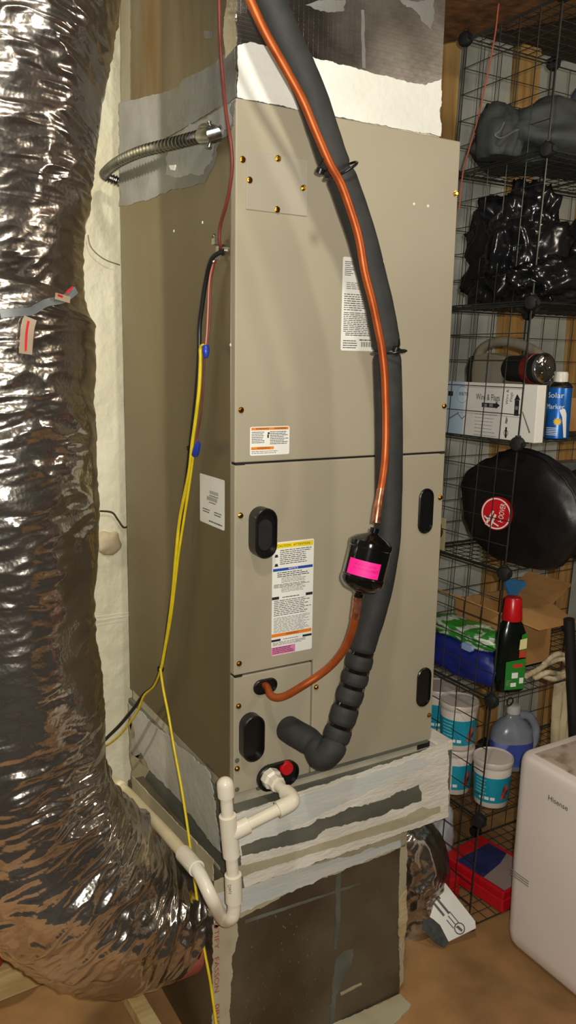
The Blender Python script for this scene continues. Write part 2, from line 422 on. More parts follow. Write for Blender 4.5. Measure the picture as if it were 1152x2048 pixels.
# ------------------------------------------------------------------ air handler
W, D, ZB, ZT, ZJ = .5876, .702, .75, 2.25, 1.5202
ah = thing('air_handler', 'tall beige steel air handler cabinet with screwed front panels', 'air handler', (W / 2, D / 2, ZB))
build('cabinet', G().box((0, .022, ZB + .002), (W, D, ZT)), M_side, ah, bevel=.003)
build('base_flange', G().box((.004, .006, ZB - .03), (W - .004, D - .01, ZB + .001)), mat('worn grey flange', (186, 178, 158), .5, 0, (160, 152, 132), 9, 5), ah)
c0 = at(625, 1323, 'y', 0); XC = c0.x; ZC = c0.z + .001
gap = .0022
build('upper_panel', G().box((0, 0, ZJ + gap), (W, .022, ZT)), M_panel, ah, bevel=.0028, seg=3)
build('lower_panel', G().prism([(0, 0, ZC + gap), (XC + gap, 0, ZC + gap), (XC + gap, 0, ZB), (W, 0, ZB), (W, 0, ZJ - gap), (0, 0, ZJ - gap)], (0, 1, 0), 0, .022), M_panel, ah, bevel=.0025, seg=3)
build('connection_panel', G().box((0, 0, ZB), (XC - gap, .022, ZC - gap)), M_panel, ah, bevel=.0025, seg=3)
build('seam', G().box((.002, .009, ZB), (W - .002, .02, ZT - .01)), M_dark, ah)
for x0, x1, z in ((.001, .024, ZJ), (W - .016, W - .001, ZJ), (.001, .02, ZC)):
    build('seam_clip', G().box((x0, -.0012, z - .0028), (x1, .008, z + .0028)), M_dark, ah)
# bottom slots
for px in (((478, 1607), (508, 1597), (510, 1606), (480, 1617)), ((834, 1489), (859, 1482), (859, 1492), (834, 1500))):
    q = [at(x, y, 'y', .006) for x, y in px]
    build('slot', G().prism(q, (0, -1, 0), -.001, .0012), M_dark, ah)
build('bottom_rail', G().box((.06, -.004, ZB - .004), (W - .012, .004, ZB + .003)), M_galvdark, ah)
# cover plate
p0 = at(492, 300, 'y', 0); p1 = at(613, 433, 'y', 0)
build('cover_plate', G().box((p0.x, -.0025, p1.z), (p1.x, .001, p0.z)), mat('grey beige painted plate', (166, 158, 141), .4, 0, (160, 152, 135), 5), ah, bevel=.0008)
scr = None
for (x, y, dy) in ((485, 319, 0), (556, 317, .0025), (499, 360, .0025), (607, 376, .0025), (554, 419, .0025), (914, 388, 0), (482, 820, 0), (888, 812, 0), (481, 1031, 0),
                   (880, 995, 0), (478, 1327, 0), (632, 1374, 0), (477, 1412, 0), (474, 1537, 0), (858, 1430, 0)):
    p = at(x, y, 'y', -dy); p.x = min(p.x, W - .008)
    if scr is None:
        g = G().lathe([(.0068, 0), (.0068, .0015), (.0052, .0016), (.0052, .0045), (.004, .0055), (0, .0056)], p, (0, -1, 0), 8)
        scr = build('screw', g, M_brass, ah, smooth=30)
        scr.data.transform(Matrix.Translation(ORG[ah] - p)); scr.location = p - ORG[ah]; ORG[scr] = p
    else: inst(scr, 'screw', p, ah)
for (x, y) in ((474, 1521), (474, 1579)):
    p = at(x, y, 'y', 0)
    build('screw_hole', G().lathe([(.006, 0), (.006, .001), (.0042, .0012), (.0042, .0004)], p, (0, -1, 0), 14), M_galvdark, ah)
for (x, y) in ((828, 408), (856, 412), (348, 462), (405, 445), (461, 690)):
    p = at(x, y, 'y', 0) if x > 472 else at(x, y, 'x', 0)
    build('rivet', G().lathe([(.0035, 0), (.003, .001), (0, .0015)], p, (0, -1, 0) if x > 472 else (-1, 0, 0), 8), M_label, ah)

def oval(name, cx, cy, w_, h_, out, rim, deep, m=M_black):
    c = at(cx, cy, 'y', 0); o = capsule(w_, h_); i_ = capsule(w_ - 2 * rim, h_ - 2 * rim); n = len(o); g = G()
    P = lambda q, y: [Vector((c.x + a, y, c.z + b)) for a, b in q]
    o2 = capsule(w_ - .004, h_ - .004)
    g.add(P(o, .001) + P(o, -out + .002) + P(o2, -out) + P(i_, -out) + P(i_, -out + deep), [])
    for r in range(4):
        for k in range(n):
            j = (k + 1) % n; g.f.append([r * n + k, r * n + j, (r + 1) * n + j, (r + 1) * n + k])
    g.f.append([4 * n + k for k in range(n)]); g.f.append([k for k in range(n)][::-1])
    return build(name, g, m, ah, smooth=35), c
hd, c = oval('handle', 519, 1062, .055, .112, .034, .004, .010)
build('finger_rib', G().prism([(c.x + a * .62, -.024, c.z + b * .62 - .004) for a, b in capsule(.055, .112)], (0, -1, 0), 0, .003), M_blackmatte, hd)
build('badge', G().box((c.x - .012, -.0275, c.z - .034), (c.x - .006, -.0265, c.z - .025)), M_steel, hd)
oval('handle', 499, 1470, .055, .112, .026, .004, .012)
oval('handle', 851, 1022, .046, .115, .005, .003, .004)
oval('handle', 847, 1374, .046, .108, .005, .003, .004)
dp, dc = oval('drain_port', 554, 1549, .112, .064, .012, .004, .006)
oval('line_grommet', 530, 1372, .062, .036, .006, .003, .0045)
pc = at(574, 1537, 'y', -.012)
build('drain_plug', G().lathe([(.017, 0), (.017, .008), (.015, .011), (0, .011)], (pc.x, -.005, pc.z), (0, -1, 0), 24), M_red, dp, smooth=35)

# labels on the cabinet
def label_sheet(c_tl, c_tr, c_bl, nrm, ax, v, name='label'):
    tl = at(*c_tl, ax, v); tr = at(*c_tr, ax, v); bl = at(*c_bl, ax, v)
    U = Vector((1, 0, 0)) if ax == 'y' else Vector((0, -1, 0)); V = Vector((0, 0, 1)); N = Vector(nrm)
    w_ = (tr - tl).dot(U); h_ = (tl - bl).dot(V)
    o = tl - V * h_
    s = Sheet(o, U, V, N, w_, h_)
    r = .004; q = []
    for (cx, cy, a0) in ((w_ - r, h_ - r, 0), (r, h_ - r, 90), (r, r, 180), (w_ - r, r, 270)):
        for k in range(4):
            a = math.radians(a0 + 30 * k); q.append(o + U * (cx + r * math.cos(a)) + V * (cy + r * math.sin(a)))
    s.obj = build(name, G().prism(q, N, -.0002, .0005), M_label, ah)
    return s
s = label_sheet((686, 513), (768, 519), (683, 701), (0, -1, 0), 'y', 0)
s.lines(M_ink, .05, .80, .30, .96, 8, 1, .4, .5); s.lines(M_ink, .5, .83, .95, .96, 6, 2, .4, .5)
s.lines(M_grey_ink, .1, .66, .95, .74, 4, 3); s.lines(M_ink, .05, .43, .95, .62, 8, 4, .35, .5)
s.lines(M_ink, .05, .20, .95, .42, 11, 5, .38, .3); s.lines(M_ink, .1, .16, .9, .2, 2, 6)
for k in range(22): s.rect(M_ink, .5 + k * .021, .045, .5 + k * .021 + (.007 if k % 3 else .014), .10)
s.lines(M_ink, .45, .11, .95, .13, 1, 8, .6); s.lines(M_ink, .05, .02, .40, .12, 4, 7)
s.finish(s.obj)
s = label_sheet((500, 854), (579, 851), (498, 912), (0, -1, 0), 'y', 0)
s.rect(M_orange, .03, .88, .97, .97); s.rect(M_orange, .03, .20, .60, .30)
for u in (.30, .76): s.text(M_ink, 'WARNING', u, .925, .0065)
s.text(M_ink, 'WARNING', .34, .25, .0065)
s.lines(M_ink, .04, .42, .40, .84, 7, 11, .42); s.lines(M_ink, .5, .36, .97, .84, 8, 12, .42)
s.rect(M_ink, .43, .60, .47, .72); s.rect(M_ink, .44, .73, .49, .80); s.lines(M_grey_ink, .04, .05, .75, .17, 2, 13)
s.finish(s.obj)
s = label_sheet((545, 1086), (628, 1076), (540, 1313), (0, -1, 0), 'y', 0)
s.rect(M_yellow_ink, .02, .945, .98, .988); s.text(M_ink, 'CAUTION', .27, .966, .008); s.text(M_ink, 'ATTENTION', .7, .966, .008)
s.lines(M_ink, .18, .80, .97, .935, 8, 21, .38); s.polygon(M_ink, [(.05, .79), (.14, .79), (.12, .815), (.07, .815)]); s.polygon(M_ink, [(.05, .87), (.14, .87), (.12, .895), (.07, .895)])
s.rect(M_blue_ink, .02, .748, .98, .772); s.text(M_label, 'NOTICE', .5, .76, .007)
s.lines(M_ink, .12, .69, .9, .74, 3, 22); s.lines(M_grey_ink, .22, .64, .85, .69, 4, 23); s.lines(M_ink, .04, .60, .95, .635, 3, 24, .42); s.lines(M_grey_ink, .22, .555, .85, .60, 4, 25)
s.rect(M_ink, .0, .50, .17, .525); s.rect(M_ink, .82, .50, .99, .525); s.lines(M_ink, .25, .505, .75, .52, 1, 26, .5)
s.lines(M_ink, .05, .35, .96, .495, 9, 27, .36); s.lines(M_grey_ink, .05, .20, .96, .34, 12, 28, .4)
s.rect(M_orange, .0, .165, .98, .195); s.text(M_ink, 'WARNING', .5, .18, .007)
s.rect(M_ink, .0, .125, .22, .145); s.rect(M_ink, .76, .125, .99, .145); s.lines(M_grey_ink, .28, .13, .72, .142, 1, 29, .6)
s.lines(M_ink, .03, .085, .96, .12, 3, 30, .35); s.rect(M_pink_ink, .0, .005, .58, .075); 
for k in range(4): s.lines(mat('dark pink ink', (170, 60, 110), .6), .03, .015 + k * .015, .54, .024 + k * .015, 1, 31 + k, .6)
s.finish(s.obj)
s = label_sheet((400, 946), (449, 957), (404, 1043), (-1, 0, 0), 'x', 0)
for k in range(26): s.rect(M_ink, .42 + k * .0135, .64, .42 + k * .0135 + (.004 if k % 3 else .009), .71); s.rect(M_ink, .30 + k * .0165, .50, .30 + k * .0165 + (.005 if k % 2 else .010), .58)
s.lines(M_ink, .4, .59, .8, .62, 1, 41, .6); s.lines(M_ink, .38, .45, .72, .48, 1, 42, .6); s.lines(M_ink, .12, .22, .42, .32, 2, 43); s.lines(M_ink, .60, .22, .92, .32, 2, 44)
s.lines(M_ink, .38, .06, .95, .1, 1, 45, .7)
s.finish(s.obj)
# ------------------------------------------------------------------ supply plenum above the cabinet
sp = thing('supply_plenum', 'foil faced supply plenum with brushed sealant on top of the air handler', 'plenum', (.265, .35, ZT))
pl = .004; prx = .526; pf = .005
build('steel_box', G().box((pl, pf + .004, ZT + .0005), (prx, D - .02, CZ - .001)), M_galv, sp, bevel=.003)
build('foil_front', G().box((pl, pf, ZT + .0006), (prx, pf + .006, CZ - .001)), M_foilfront, sp)
patch('sealant_band', [(475, 195), (475, 92), (500, 84), (530, 92), (585, 100), (640, 120), (700, 133), (760, 150), (800, 160), (850, 171), (882, 158), (881, 273), (800, 258), (640, 227)], 'y', pf - .0006, M_masticwhite, sp, .0012, 3, 7, 1)
patch('sealant_band', [(240, 205), (270, 200), (360, 175), (365, 160), (430, 128), (470, 90), (474, 194), (420, 226), (340, 273), (262, 319), (240, 332)], 'x', pl, M_masticgrey, sp, .0016, 3, 7, 2)
patch('seam_tape', [(243, 0), (262, 0), (262, 200), (244, 205)], 'x', pl, mat('grey seam sealant', (128, 122, 104), .5, .2, (112, 105, 88), 6), sp, .002, 1, 20, 3)
patch('corner_tape', [(455, 0), (474, 0), (474, 92), (452, 118), (448, 60)], 'x', pl, M_foilband, sp, .0018, 2, 9, 4)
patch('sealant_smear', [(408, 60), (425, 62), (422, 78), (410, 76)], 'x', pl, M_masticgrey, sp, .001, 2, 6, 5)
patch('sealant_smear', [(640, 0), (690, 0), (688, 22), (655, 25), (610, 10)], 'y', pf, M_masticgrey, sp, .001, 3, 6, 6)
patch('sealant_smear', [(722, 20), (728, 20), (731, 138), (724, 136)], 'y', pf, M_masticgrey, sp, .0008, 1, 8, 7)
patch('sealant_smear', [(800, 0), (868, 0), (862, 60), (850, 50), (830, 22)], 'y', pf, M_masticgrey, sp, .0008, 4, 8, 8)
# the sealant run down onto the cabinet side
patch('sealant_smear', [(240, 334), (300, 298), (380, 252), (472, 200), (468, 250), (436, 290), (428, 330), (410, 365), (370, 376), (320, 388), (300, 400), (240, 412)], 'x', 0, M_masticgrey, ah, .0012, 4, 7, 9)
patch('sealant_smear', [(350, 272), (462, 206), (462, 248), (430, 284), (420, 328), (400, 352), (330, 350), (335, 300)], 'x', -.0012, mat('light grey duct sealant', (150, 150, 148), .55, 0, (134, 133, 130), 8, 5, .6, 45), ah, .0006, 5, 7, 10)
patch('sealant_drip', [(340, 331), (352, 330), (350, 341), (343, 340)], 'x', -.002, M_masticwhite, ah, .003, 1, 4, 11)

# ------------------------------------------------------------------ base collar and return plenum
CF, CL, CR, CT, CBt = -.03, -.006, .64, .735, .523
bc = thing('base_collar', 'pale sealant smeared metal collar under the air handler', 'duct collar', (.3, .34, CBt))
build('collar_box', G().box((CL, CF, CBt), (CR, D, CT - .012)), M_galvdark, bc, bevel=.003)
build('right_rail', G().box((W + .002, CF + .001, CBt + .001), (CR + .003, D, CT + .012)), M_masticpale, bc, bevel=.004)
patch('front_sealant', [(470, 1628), (520, 1612), (608, 1580), (720, 1545), (834, 1506), (862, 1494), (897, 1480), (896, 1620), pxof((CR - .002, CF, CBt + .002)), pxof((CL + .02, CF, CBt + .002))], 'y', CF, M_masticpale, bc, .0014, 3, 8, 20)
patch('front_sealant', [(470, 1632), (520, 1618), (620, 1585), (760, 1540), (850, 1512), (856, 1530), (790, 1560), (700, 1600), (620, 1640), (560, 1668), (470, 1690)], 'y', CF - .0014, M_masticblue, bc, .0006, 4, 9, 21)
patch('bare_metal_strip', [(482, 1692), (530, 1675), (560, 1666), (613, 1653), (682, 1623), (760, 1601), (838, 1569), (842, 1601), (760, 1632), (669, 1653), (608, 1684), (484, 1712)], 'y', CF - .0018, M_galvdark, bc, .0008, 4, 7, 22)
patch('lower_tape', [(472, 1734), (560, 1712), (700, 1668), (812, 1632), (880, 1612), (880, 1624), (812, 1652), (640, 1702), (474, 1756)], 'y', CF - .0014, M_tape, bc, .0008, 2, 7, 25)
patch('lower_tape', [(264, 1540), (330, 1612), (380, 1668), (440, 1735), (442, 1775), (380, 1705), (330, 1650), (264, 1578)], 'x', CL, M_tape, bc, .0010, 2, 7, 26)
patch('side_sealant', [pxof((CL, D - .002, .69)), (275, 1490), (300, 1540), (290, 1560), (268, 1548), pxof((CL, D - .002, .53))], 'x', CL, M_tape, bc, .0012, 2, 7, 27)
patch('bare_metal_strip', [(800, 1640), (845, 1613), (866, 1622), (812, 1648)], 'y', CF - .0022, M_tape, bc, .0008, 2, 7, 23)
patch('side_sealant', [(258, 1405), (309, 1450), (370, 1500), (420, 1545), (426, 1578), (434, 1640), (443, 1706), (425, 1688), (390, 1640), (350, 1590), (300, 1540), (262, 1505)], 'x', CL, mat('grey white brushed sealant', (190, 188, 180), .6, 0, (174, 172, 162), 6, 5, .6, 40), bc, .0012, 4, 7, 24)

PL, PR, PF, PT = -.052, .522, 0.0, .523
rp = thing('return_plenum', 'dark foil faced return plenum box standing on the floor under the air handler', 'plenum', (.24, .33, 0))
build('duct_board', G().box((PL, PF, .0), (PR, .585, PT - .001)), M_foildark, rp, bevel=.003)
patch('front_tape', [(428, 1762), (482, 1744), (600, 1712), (720, 1680), (814, 1652), (812, 1692), (760, 1712), (700, 1735), (640, 1758), (590, 1778), (540, 1806), (490, 1830), (428, 1856)], 'y', PF, M_tape, rp, .0012, 3, 8, 30)
patch('front_tape', [(428, 1790), (560, 1745), (700, 1712), (800, 1680), (800, 1694), (700, 1733), (560, 1792), (428, 1846)], 'y', PF - .0012, M_masticblue, rp, .001, 3, 9, 31)
patch('corner_tape', [(425, 1850), (470, 1840), (477, 1870), (463, 1925), (462, 1980), (456, 2100), (425, 2100)], 'y', PF, M_tape, rp, .0012, 3, 8, 32)
patch('edge_tape', [(800, 1694), (814, 1680), (812, 1760), (806, 1960), (799, 1975), (797, 1800)], 'y', PF, M_tape, rp, .0012, 2, 8, 33)
patch('edge_sealant', [(799, 1800), (812, 1770), (811, 1860), (800, 1900), (795, 1870)], 'y', PF - .002, mat('cream sealant lump', (196, 178, 140), .6, 0, (176, 156, 116), 12, 4, .8, 60), rp, .004, 3, 6, 34)
patch('side_tape', [(265, 1552), (330, 1620), (427, 1718), (427, 1762), (330, 1660), (265, 1590)], 'x', PL, M_tape, rp, .002, 2, 8, 35)
patch('sealant_streak', [(671, 1738), (681, 1736), (680, 1850), (672, 1900), (668, 1900), (672, 1800)], 'y', PF, mat('thin grey smear', (104, 106, 98), .6, 0, (84, 84, 76), 14, 5), rp, .0008, 2, 7, 36)
patch('sealant_streak', [(672, 1915), (690, 1902), (706, 1898), (705, 1930), (690, 1950), (672, 1990), (668, 2048), (660, 2048), (664, 1960)], 'y', PF, MATS['thin grey smear'], rp, .0008, 4, 6, 37)
patch('sealant_streak', [(680, 1985), (722, 1965), (724, 1969), (682, 1991)], 'y', PF, M_tape, rp, .0008, 1, 7, 38)
patch('sealant_streak', [(490, 1840), (720, 1765), (720, 1769), (490, 1847)], 'y', PF, MATS['thin grey smear'], rp, .0006, 1, 9, 39)
rs = random.Random(5)
g = G()
for k in range(90):      # dried sealant spatter
    x = rs.gauss(580, 75); y = rs.uniform(1850, 2060) - (x - 480) * .25
    if 490 < x < 780:
        r = rs.uniform(.4, 1.5)
        g.prism([at(a_, b_, 'y', PF) for a_, b_ in ((x - r, y - r * 1.8), (x + r, y - r), (x + r * .6, y + r * 1.8), (x - r, y + r))], (0, -1, 0), 0, .0008)
build('sealant_spatter', g, MATS['thin grey smear'], rp, kind='stuff')
# printed words on the corner tape, running up the edge
g = G()
for (x, y, t) in ((433, 1862, 'NOTIFY'), (433, 1950, 'FASSON'), (434, 2030, '0810')):
    p = at(x, y, 'y', PF - .0032)
    put_text(g, t, p, (0, 0, -1), (1, 0, 0), .017, .095 if t != '0810' else .06)
build('tape_print', g, mat('faded red print', (176, 70, 66), .6), rp)
build('floor_sealant', G().prism([at(x, y, 'z', .003) for x, y in ragged([(560, 2090), (700, 2035), (800, 1990), (822, 2012), (800, 2040), (740, 2090)], 3, 8, 3)], (0, 0, 1), -.003, .003), M_tape, rp)

# ------------------------------------------------------------------ big flexible duct at the left
fd = thing('flexible_duct', 'large silver foil flexible duct bending into the return plenum', 'flexible duct', (-.40, .22, .18))
def sleeve(path, R, seed, n=150, wr=.0055, fade=0, lump=.012):
    """foil skin swept along a path: uneven creases that run part of the way round, slanting a little, over slow dents"""
    P = [Vector(p) for p in path]; m = len(P)
    L = [0]
    for i in range(1, m): L.append(L[-1] + (P[i] - P[i - 1]).length)
    o = Vector((seed * 5.1, seed * 2.3, seed))
    def rr(i, a):
        t = L[i]; c, s_ = math.cos(a), math.sin(a)
        sl = .05 * noise.noise(Vector((c * .8, s_ * .8, t * 2.0)) + o)          # slant of the creases
        q1 = Vector((c * 1.6 + seed, s_ * 1.6, (t + sl) * 17))
        q2 = Vector((c * 3.4, s_ * 3.4 + seed, (t + sl) * 42))
        q4 = Vector((c * 7, s_ * 7 + seed, (t + sl) * 90))
        q3 = Vector((c * 1.5, s_ * 1.5, t * 4)) + o
        mask = .35 + .9 * max(0, noise.noise(Vector((c * 1.3, s_ * 1.3, t * 6)) - o) + .25)
        wq = wr(t / L[-1]) if callable(wr) else wr
        k = mask * (wq * (1 - 2.4 * abs(noise.noise(q1))) + wq * .6 * (1 - 2.2 * abs(noise.noise(q2))) + wq * .22 * noise.noise(q4)) + lump * noise.noise(q3)
        rad = R(t / L[-1]) if callable(R) else R
        return rad + k
    return G().tube(P, rr, n, True)
def sil_center(px, py, yc, R):
    S_ = at(px, py, 'y', yc - R * .291); return Vector((S_.x - R * .957, yc, S_.z))
up_ = [sil_center(x, y, .24, .19) for x, y in ((163, 600), (164, 540), (166, 470), (172, 400), (180, 320), (192, 245), (204, 170), (217, 90), (233, 0))]
d = (up_[-1] - up_[-2]).normalized(); up_.append(up_[-1] + d * ((CZ - .03 - up_[-1].z) / d.z))
build('upper_sleeve', sleeve(cr(up_, 50), .188, 1.0, 220, .0064), M_foil, fd, smooth=180)
lo_ = [sil_center(182, 572, .22, .19), sil_center(190, 640, .22, .21), sil_center(192, 760, .22, .212), sil_center(188, 900, .22, .212), sil_center(188, 1100, .22, .212), sil_center(188, 1300, .22, .212)]
lo_ += [Vector((-.462, .215, .86)), Vector((-.435, .21, .725)), Vector((-.378, .205, .597)), Vector((-.292, .20, .488)), Vector((-.20, .198, .40)), Vector((-.11, .198, .36)), Vector((-.066, .198, .34))]
def Rl(t):
    if t < .03: return .188 + .026 * math.sin(t / .03 * PI / 2)
    if t > .84: return .201 - .042 * min(1, ((t - .84) / .16)) ** 1.3
    return .213 - .012 * min(1, max(0, (t - .6) / .15))
build('lower_sleeve', sleeve(cr(lo_, 50), Rl, 2.0, 230, lambda t: .0050 + .0075 * min(1, max(0, (t - .52) / .14)), lump=.018), M_foilbend, fd, smooth=180)
build('inner_liner', G().tube([(-.11, .198, .34), (PL + .001, .198, .34)], .150, 60), mat('pink glass wool', (196, 112, 100), .95, 0, (168, 84, 76), 20, 5, .8, 50), fd, smooth=60)
def wrap(name, pxs, m, R=.222, wid=.02, lift=.002):
    """strip stuck round the duct, its centre line running through the given places on the skin"""
    pts = []
    for (x, y) in pxs:
        # nearest place on an upright skin of radius R about the duct's axis
        ax_ = min(lo_[:6], key=lambda c: abs(c.z - at(x, y, 'y', .05).z))
        dr = (FW + RT * ((x - 576) / FOC) + UP * ((1024 - y) / FOC)); h = Vector((dr.x, dr.y)); o = Vector((CAM.x - ax_.x, CAM.y - ax_.y))
        A = h.dot(h); B = 2 * o.dot(h); C_ = o.dot(o) - R * R; disc = max(B * B - 4 * A * C_, 0); t = (-B - math.sqrt(disc)) / (2 * A)
        pts.append((CAM + dr * t, Vector((CAM.x + dr.x * t - ax_.x, CAM.y + dr.y * t - ax_.y, 0)).normalized()))
    P = cr([p for p, _ in pts], 6); N = cr([n_ for _, n_ in pts], 6); g = G(); m_ = len(P)
    for i in range(m_):
        T = (P[min(i + 1, m_ - 1)] - P[max(i - 1, 0)]).normalized(); n_ = N[i].normalized(); s_ = T.cross(n_).normalized() * wid / 2
        g.v += [P[i] + s_, P[i] - s_, P[i] - s_ + n_ * lift, P[i] + s_ + n_ * lift]
        if i:
            o = (i - 1) * 4
            for k in range(4): g.f.append([o + k, o + (k + 1) % 4, o + 4 + (k + 1) % 4, o + 4 + k])
    g.f.append([0, 1, 2, 3]); g.f.append([len(g.v) - 4 + k for k in range(4)])
    return build(name, g, m, fd, smooth=60)
M_strap = mat('grey duct strap', (122, 126, 126), .35, .3, (100, 104, 106), 20)
wrap('draw_band', [(0, 628), (30, 625), (62, 622), (90, 606), (125, 598), (150, 580)], M_strap, .219, .014, .004)
M_ptape = mat('frosted tape', (176, 158, 136), .4, .2, (156, 138, 116), 10)
t1 = wrap('printed_tape', [(60, 636), (54, 660), (50, 708)], M_ptape, .222, .024, .003)
t2 = wrap('printed_tape', [(110, 592), (138, 600)], M_ptape, .224, .012, .003)
for src, pts in ((t1, [(57, 642), (53, 665), (51, 702)]), (t2, [(115, 590), (134, 598)]), (t2, [(132, 586), (145, 574)])):
    o = wrap('red_print', pts, M_red, .2255, .004, .0012); o.parent = src; o.location = (0, 0, 0); src.location = (0, 0, 0)

# ------------------------------------------------------------------ small flexible duct at the right of the plenum
sd = thing('flexible_duct', 'smaller silver flexible duct curving down behind the return plenum beside the wire shelves', 'flexible duct', (.56, .3, .06))
pth = [at(800, 1660, 'y', .30), at(838, 1700, 'y', .26), at(842, 1760, 'y', .25), at(836, 1815, 'y', .25), at(815, 1868, 'y', .26), at(780, 1900, 'y', .28)]
pth = [Vector((max(.50, p.x - .045), p.y, p.z)) for p in pth]
build('sleeve', sleeve(cr(pth, 24), .112, 6.0, 110, .009, lump=.014), M_foilbend, sd, smooth=180)
# ------------------------------------------------------------------ refrigerant lines
def pxpath(L, n=8): return cr([at(x, y, ax, v) for x, y, ax, v in L], n)
YS = -.115
sl = [(516, -60), (538, 0), (566, 66), (597, 132), (625, 198), (647, 264), (668, 325), (690, 375), (722, 469), (741, 542), (757, 605), (769, 667), (773, 699), (776, 761), (778, 855), (778, 917), (777, 1000),
      (774, 1080), (762, 1160), (746, 1225), (732, 1268), (722, 1305), (714, 1340), (704, 1375), (693, 1412), (681, 1450), (669, 1484)]
P = [at(x, y, 'y', YS - .0 ) for x, y in sl]
hole = at(576, 1458, 'y', 0)
elbow = at(652, 1516, 'y', -.122)
P += [elbow + Vector((.012, 0, .016)), elbow + Vector((-.004, .012, .0)), hole + Vector((.025, -.075, -.012)), hole + Vector((.003, -.02, 0)), hole + Vector((0, .015, 0))]
sup = cr(P, 10)
su = thing('suction_line', 'thick black foam insulated suction line curving down the front of the air handler', 'pipe', hole)
# band places along the line (as photograph heights)
bands = [345, 702, 1305, 1341, 1371, 1408, 1450, 1484]
bidx = []
for y in bands:
    bidx.append(min(range(len(sup) - 45), key=lambda i: abs((1024 - FOC * (sup[i] - CAM).dot(UP) / (sup[i] - CAM).dot(FW)) - y)))
pinch = [(i, .0055) for i in bidx] + [(min(range(len(sup)), key=lambda i: (sup[i] - (hole + Vector((.025, -.075, -.012)))).length), .0035)]
def rs_(i, a):
    r = .0305
    for k, amt in pinch:
        e = (i - k) / 1.6
        r -= amt * math.exp(-e * e)
    if i > bidx[2]:
        r += .0012
    return r + .0006 * noise.noise(Vector((i * .3, math.cos(a), math.sin(a))))
build('insulation', G().tube(sup, rs_, 28), M_foam, su, smooth=70)
for j, i in enumerate(bidx):
    T = (sup[i + 1] - sup[i - 1]).normalized()
    if j < 2: continue
    build('cable_tie', G().lathe([(.0262, -.004), (.0296, -.004), (.0296, .004), (.0262, .004)], sup[i], T, 26), mat('gloss tie wrap', (14, 14, 14), .12, coat=.5), su, smooth=40)
YC = -.157
cl = [(474, -60), (500, 0), (531, 66), (568, 132), (604, 198), (632, 264), (660, 328), (685, 375), (716, 469), (729, 542), (745, 605), (758, 667), (764, 699), (770, 761), (772, 855), (770, 917), (765, 960), (757, 1010), (752, 1046)]
YD = -.198   # the drier stands a little further out than the tube above it
cp = pxpath([(x, y, 'y', YC if y < 900 else YC + (YD - YC) * min(1, (y - 900) / 130)) for x, y in cl], 8)
dr0 = at(750, 1056, 'y', YD); dr1 = at(716, 1194, 'y', YD)
ll = thing('liquid_line', 'bare copper liquid line with a black filter drier strapped to the suction line', 'pipe', at(530, 1370, 'y', 0))
build('copper_tube', G().tube(cp, .0085, 14), M_copper, ll, smooth=60)
i0 = len(cp) - 14
build('brazed_joint', G().tube(cp[i0:], lambda i, a: .0098 if i > 4 else .009, 14), M_copperbright, ll, smooth=60)
ax_ = (dr1 - dr0); Ld = ax_.length; ax_.normalize()
fdn = G().lathe([(.010, 0), (.010, .010), (.014, .013), (.036, .022), (.0455, .030), (.0462, .033), (.0462, .042), (.0448, .044), (.0448, Ld - .046), (.0462, Ld - .044), (.0462, Ld - .034),
                 (.044, Ld - .028), (.034, Ld - .018), (.014, Ld - .012), (.010, Ld - .008), (.010, Ld)], dr0, ax_, 40)
fo = build('filter_drier', fdn, mat('gloss black enamel', (13, 12, 12), .12, 0, (10, 10, 10), 10, coat=.6), ll, smooth=32, label='gloss black filter drier canister')
# pink label wrapped round the drier
u = (CAM - dr0); u = (u - ax_ * u.dot(ax_)).normalized(); w_ = ax_.cross(u)
g = G(); n = 16; l0, l1 = Ld * .46, Ld * .68; R_ = .0455
for k in range(n + 1):
    a = math.radians(-42 + 92 * k / n) 
    for l in (l0, l1): g.v.append(dr0 + ax_ * (l) + (u * math.cos(a) + w_ * math.sin(a)) * R_)
    if k: g.f.append([2 * k - 2, 2 * k - 1, 2 * k + 1, 2 * k])
for f_ in list(g.f): pass
lb = build('drier_label', g, M_magenta, fo, smooth=180)
g = G()
for (t, sz, l, a0, wd) in (('LIQUID LINE', .006, .52, 2, .05), ('FILTER DRIER', .005, .58, 2, .05), ('163S', .009, .575, -28, .014)):
    put_text(g, t, (0, 0, 0), (1, 0, 0), (0, 1, 0), sz, wd, bend=lambda a, b, l=l, a0=a0: dr0 + ax_ * (Ld * l - b) + (u * math.cos(math.radians(a0) - a / R_) + w_ * math.sin(math.radians(a0) - a / R_)) * (R_ + .0005))
build('label_print', g, mat('dark pink print', (176, 10, 96), .6), lb)
gp = at(530, 1371, 'y', 0)
lc = [at(716, 1192, 'y', YD), at(712, 1225, 'y', -.190), at(704, 1262, 'y', -.175), at(690, 1296, 'y', -.158), at(668, 1325, 'y', -.14), at(640, 1349, 'y', -.115), at(605, 1372, 'y', -.095), at(572, 1391, 'y', -.07), at(552, 1395, 'y', -.05), at(540, 1388, 'y', -.03), gp + Vector((0, -.008, 0)), gp + Vector((-.004, .02, .003))]
lcp = cr(lc, 8)
build('copper_tube', G().tube(lcp, .0088, 14), M_copper, ll, smooth=60)
build('brazed_joint', G().tube(lcp[:11], .0102, 14), M_copperbright, ll, smooth=60)
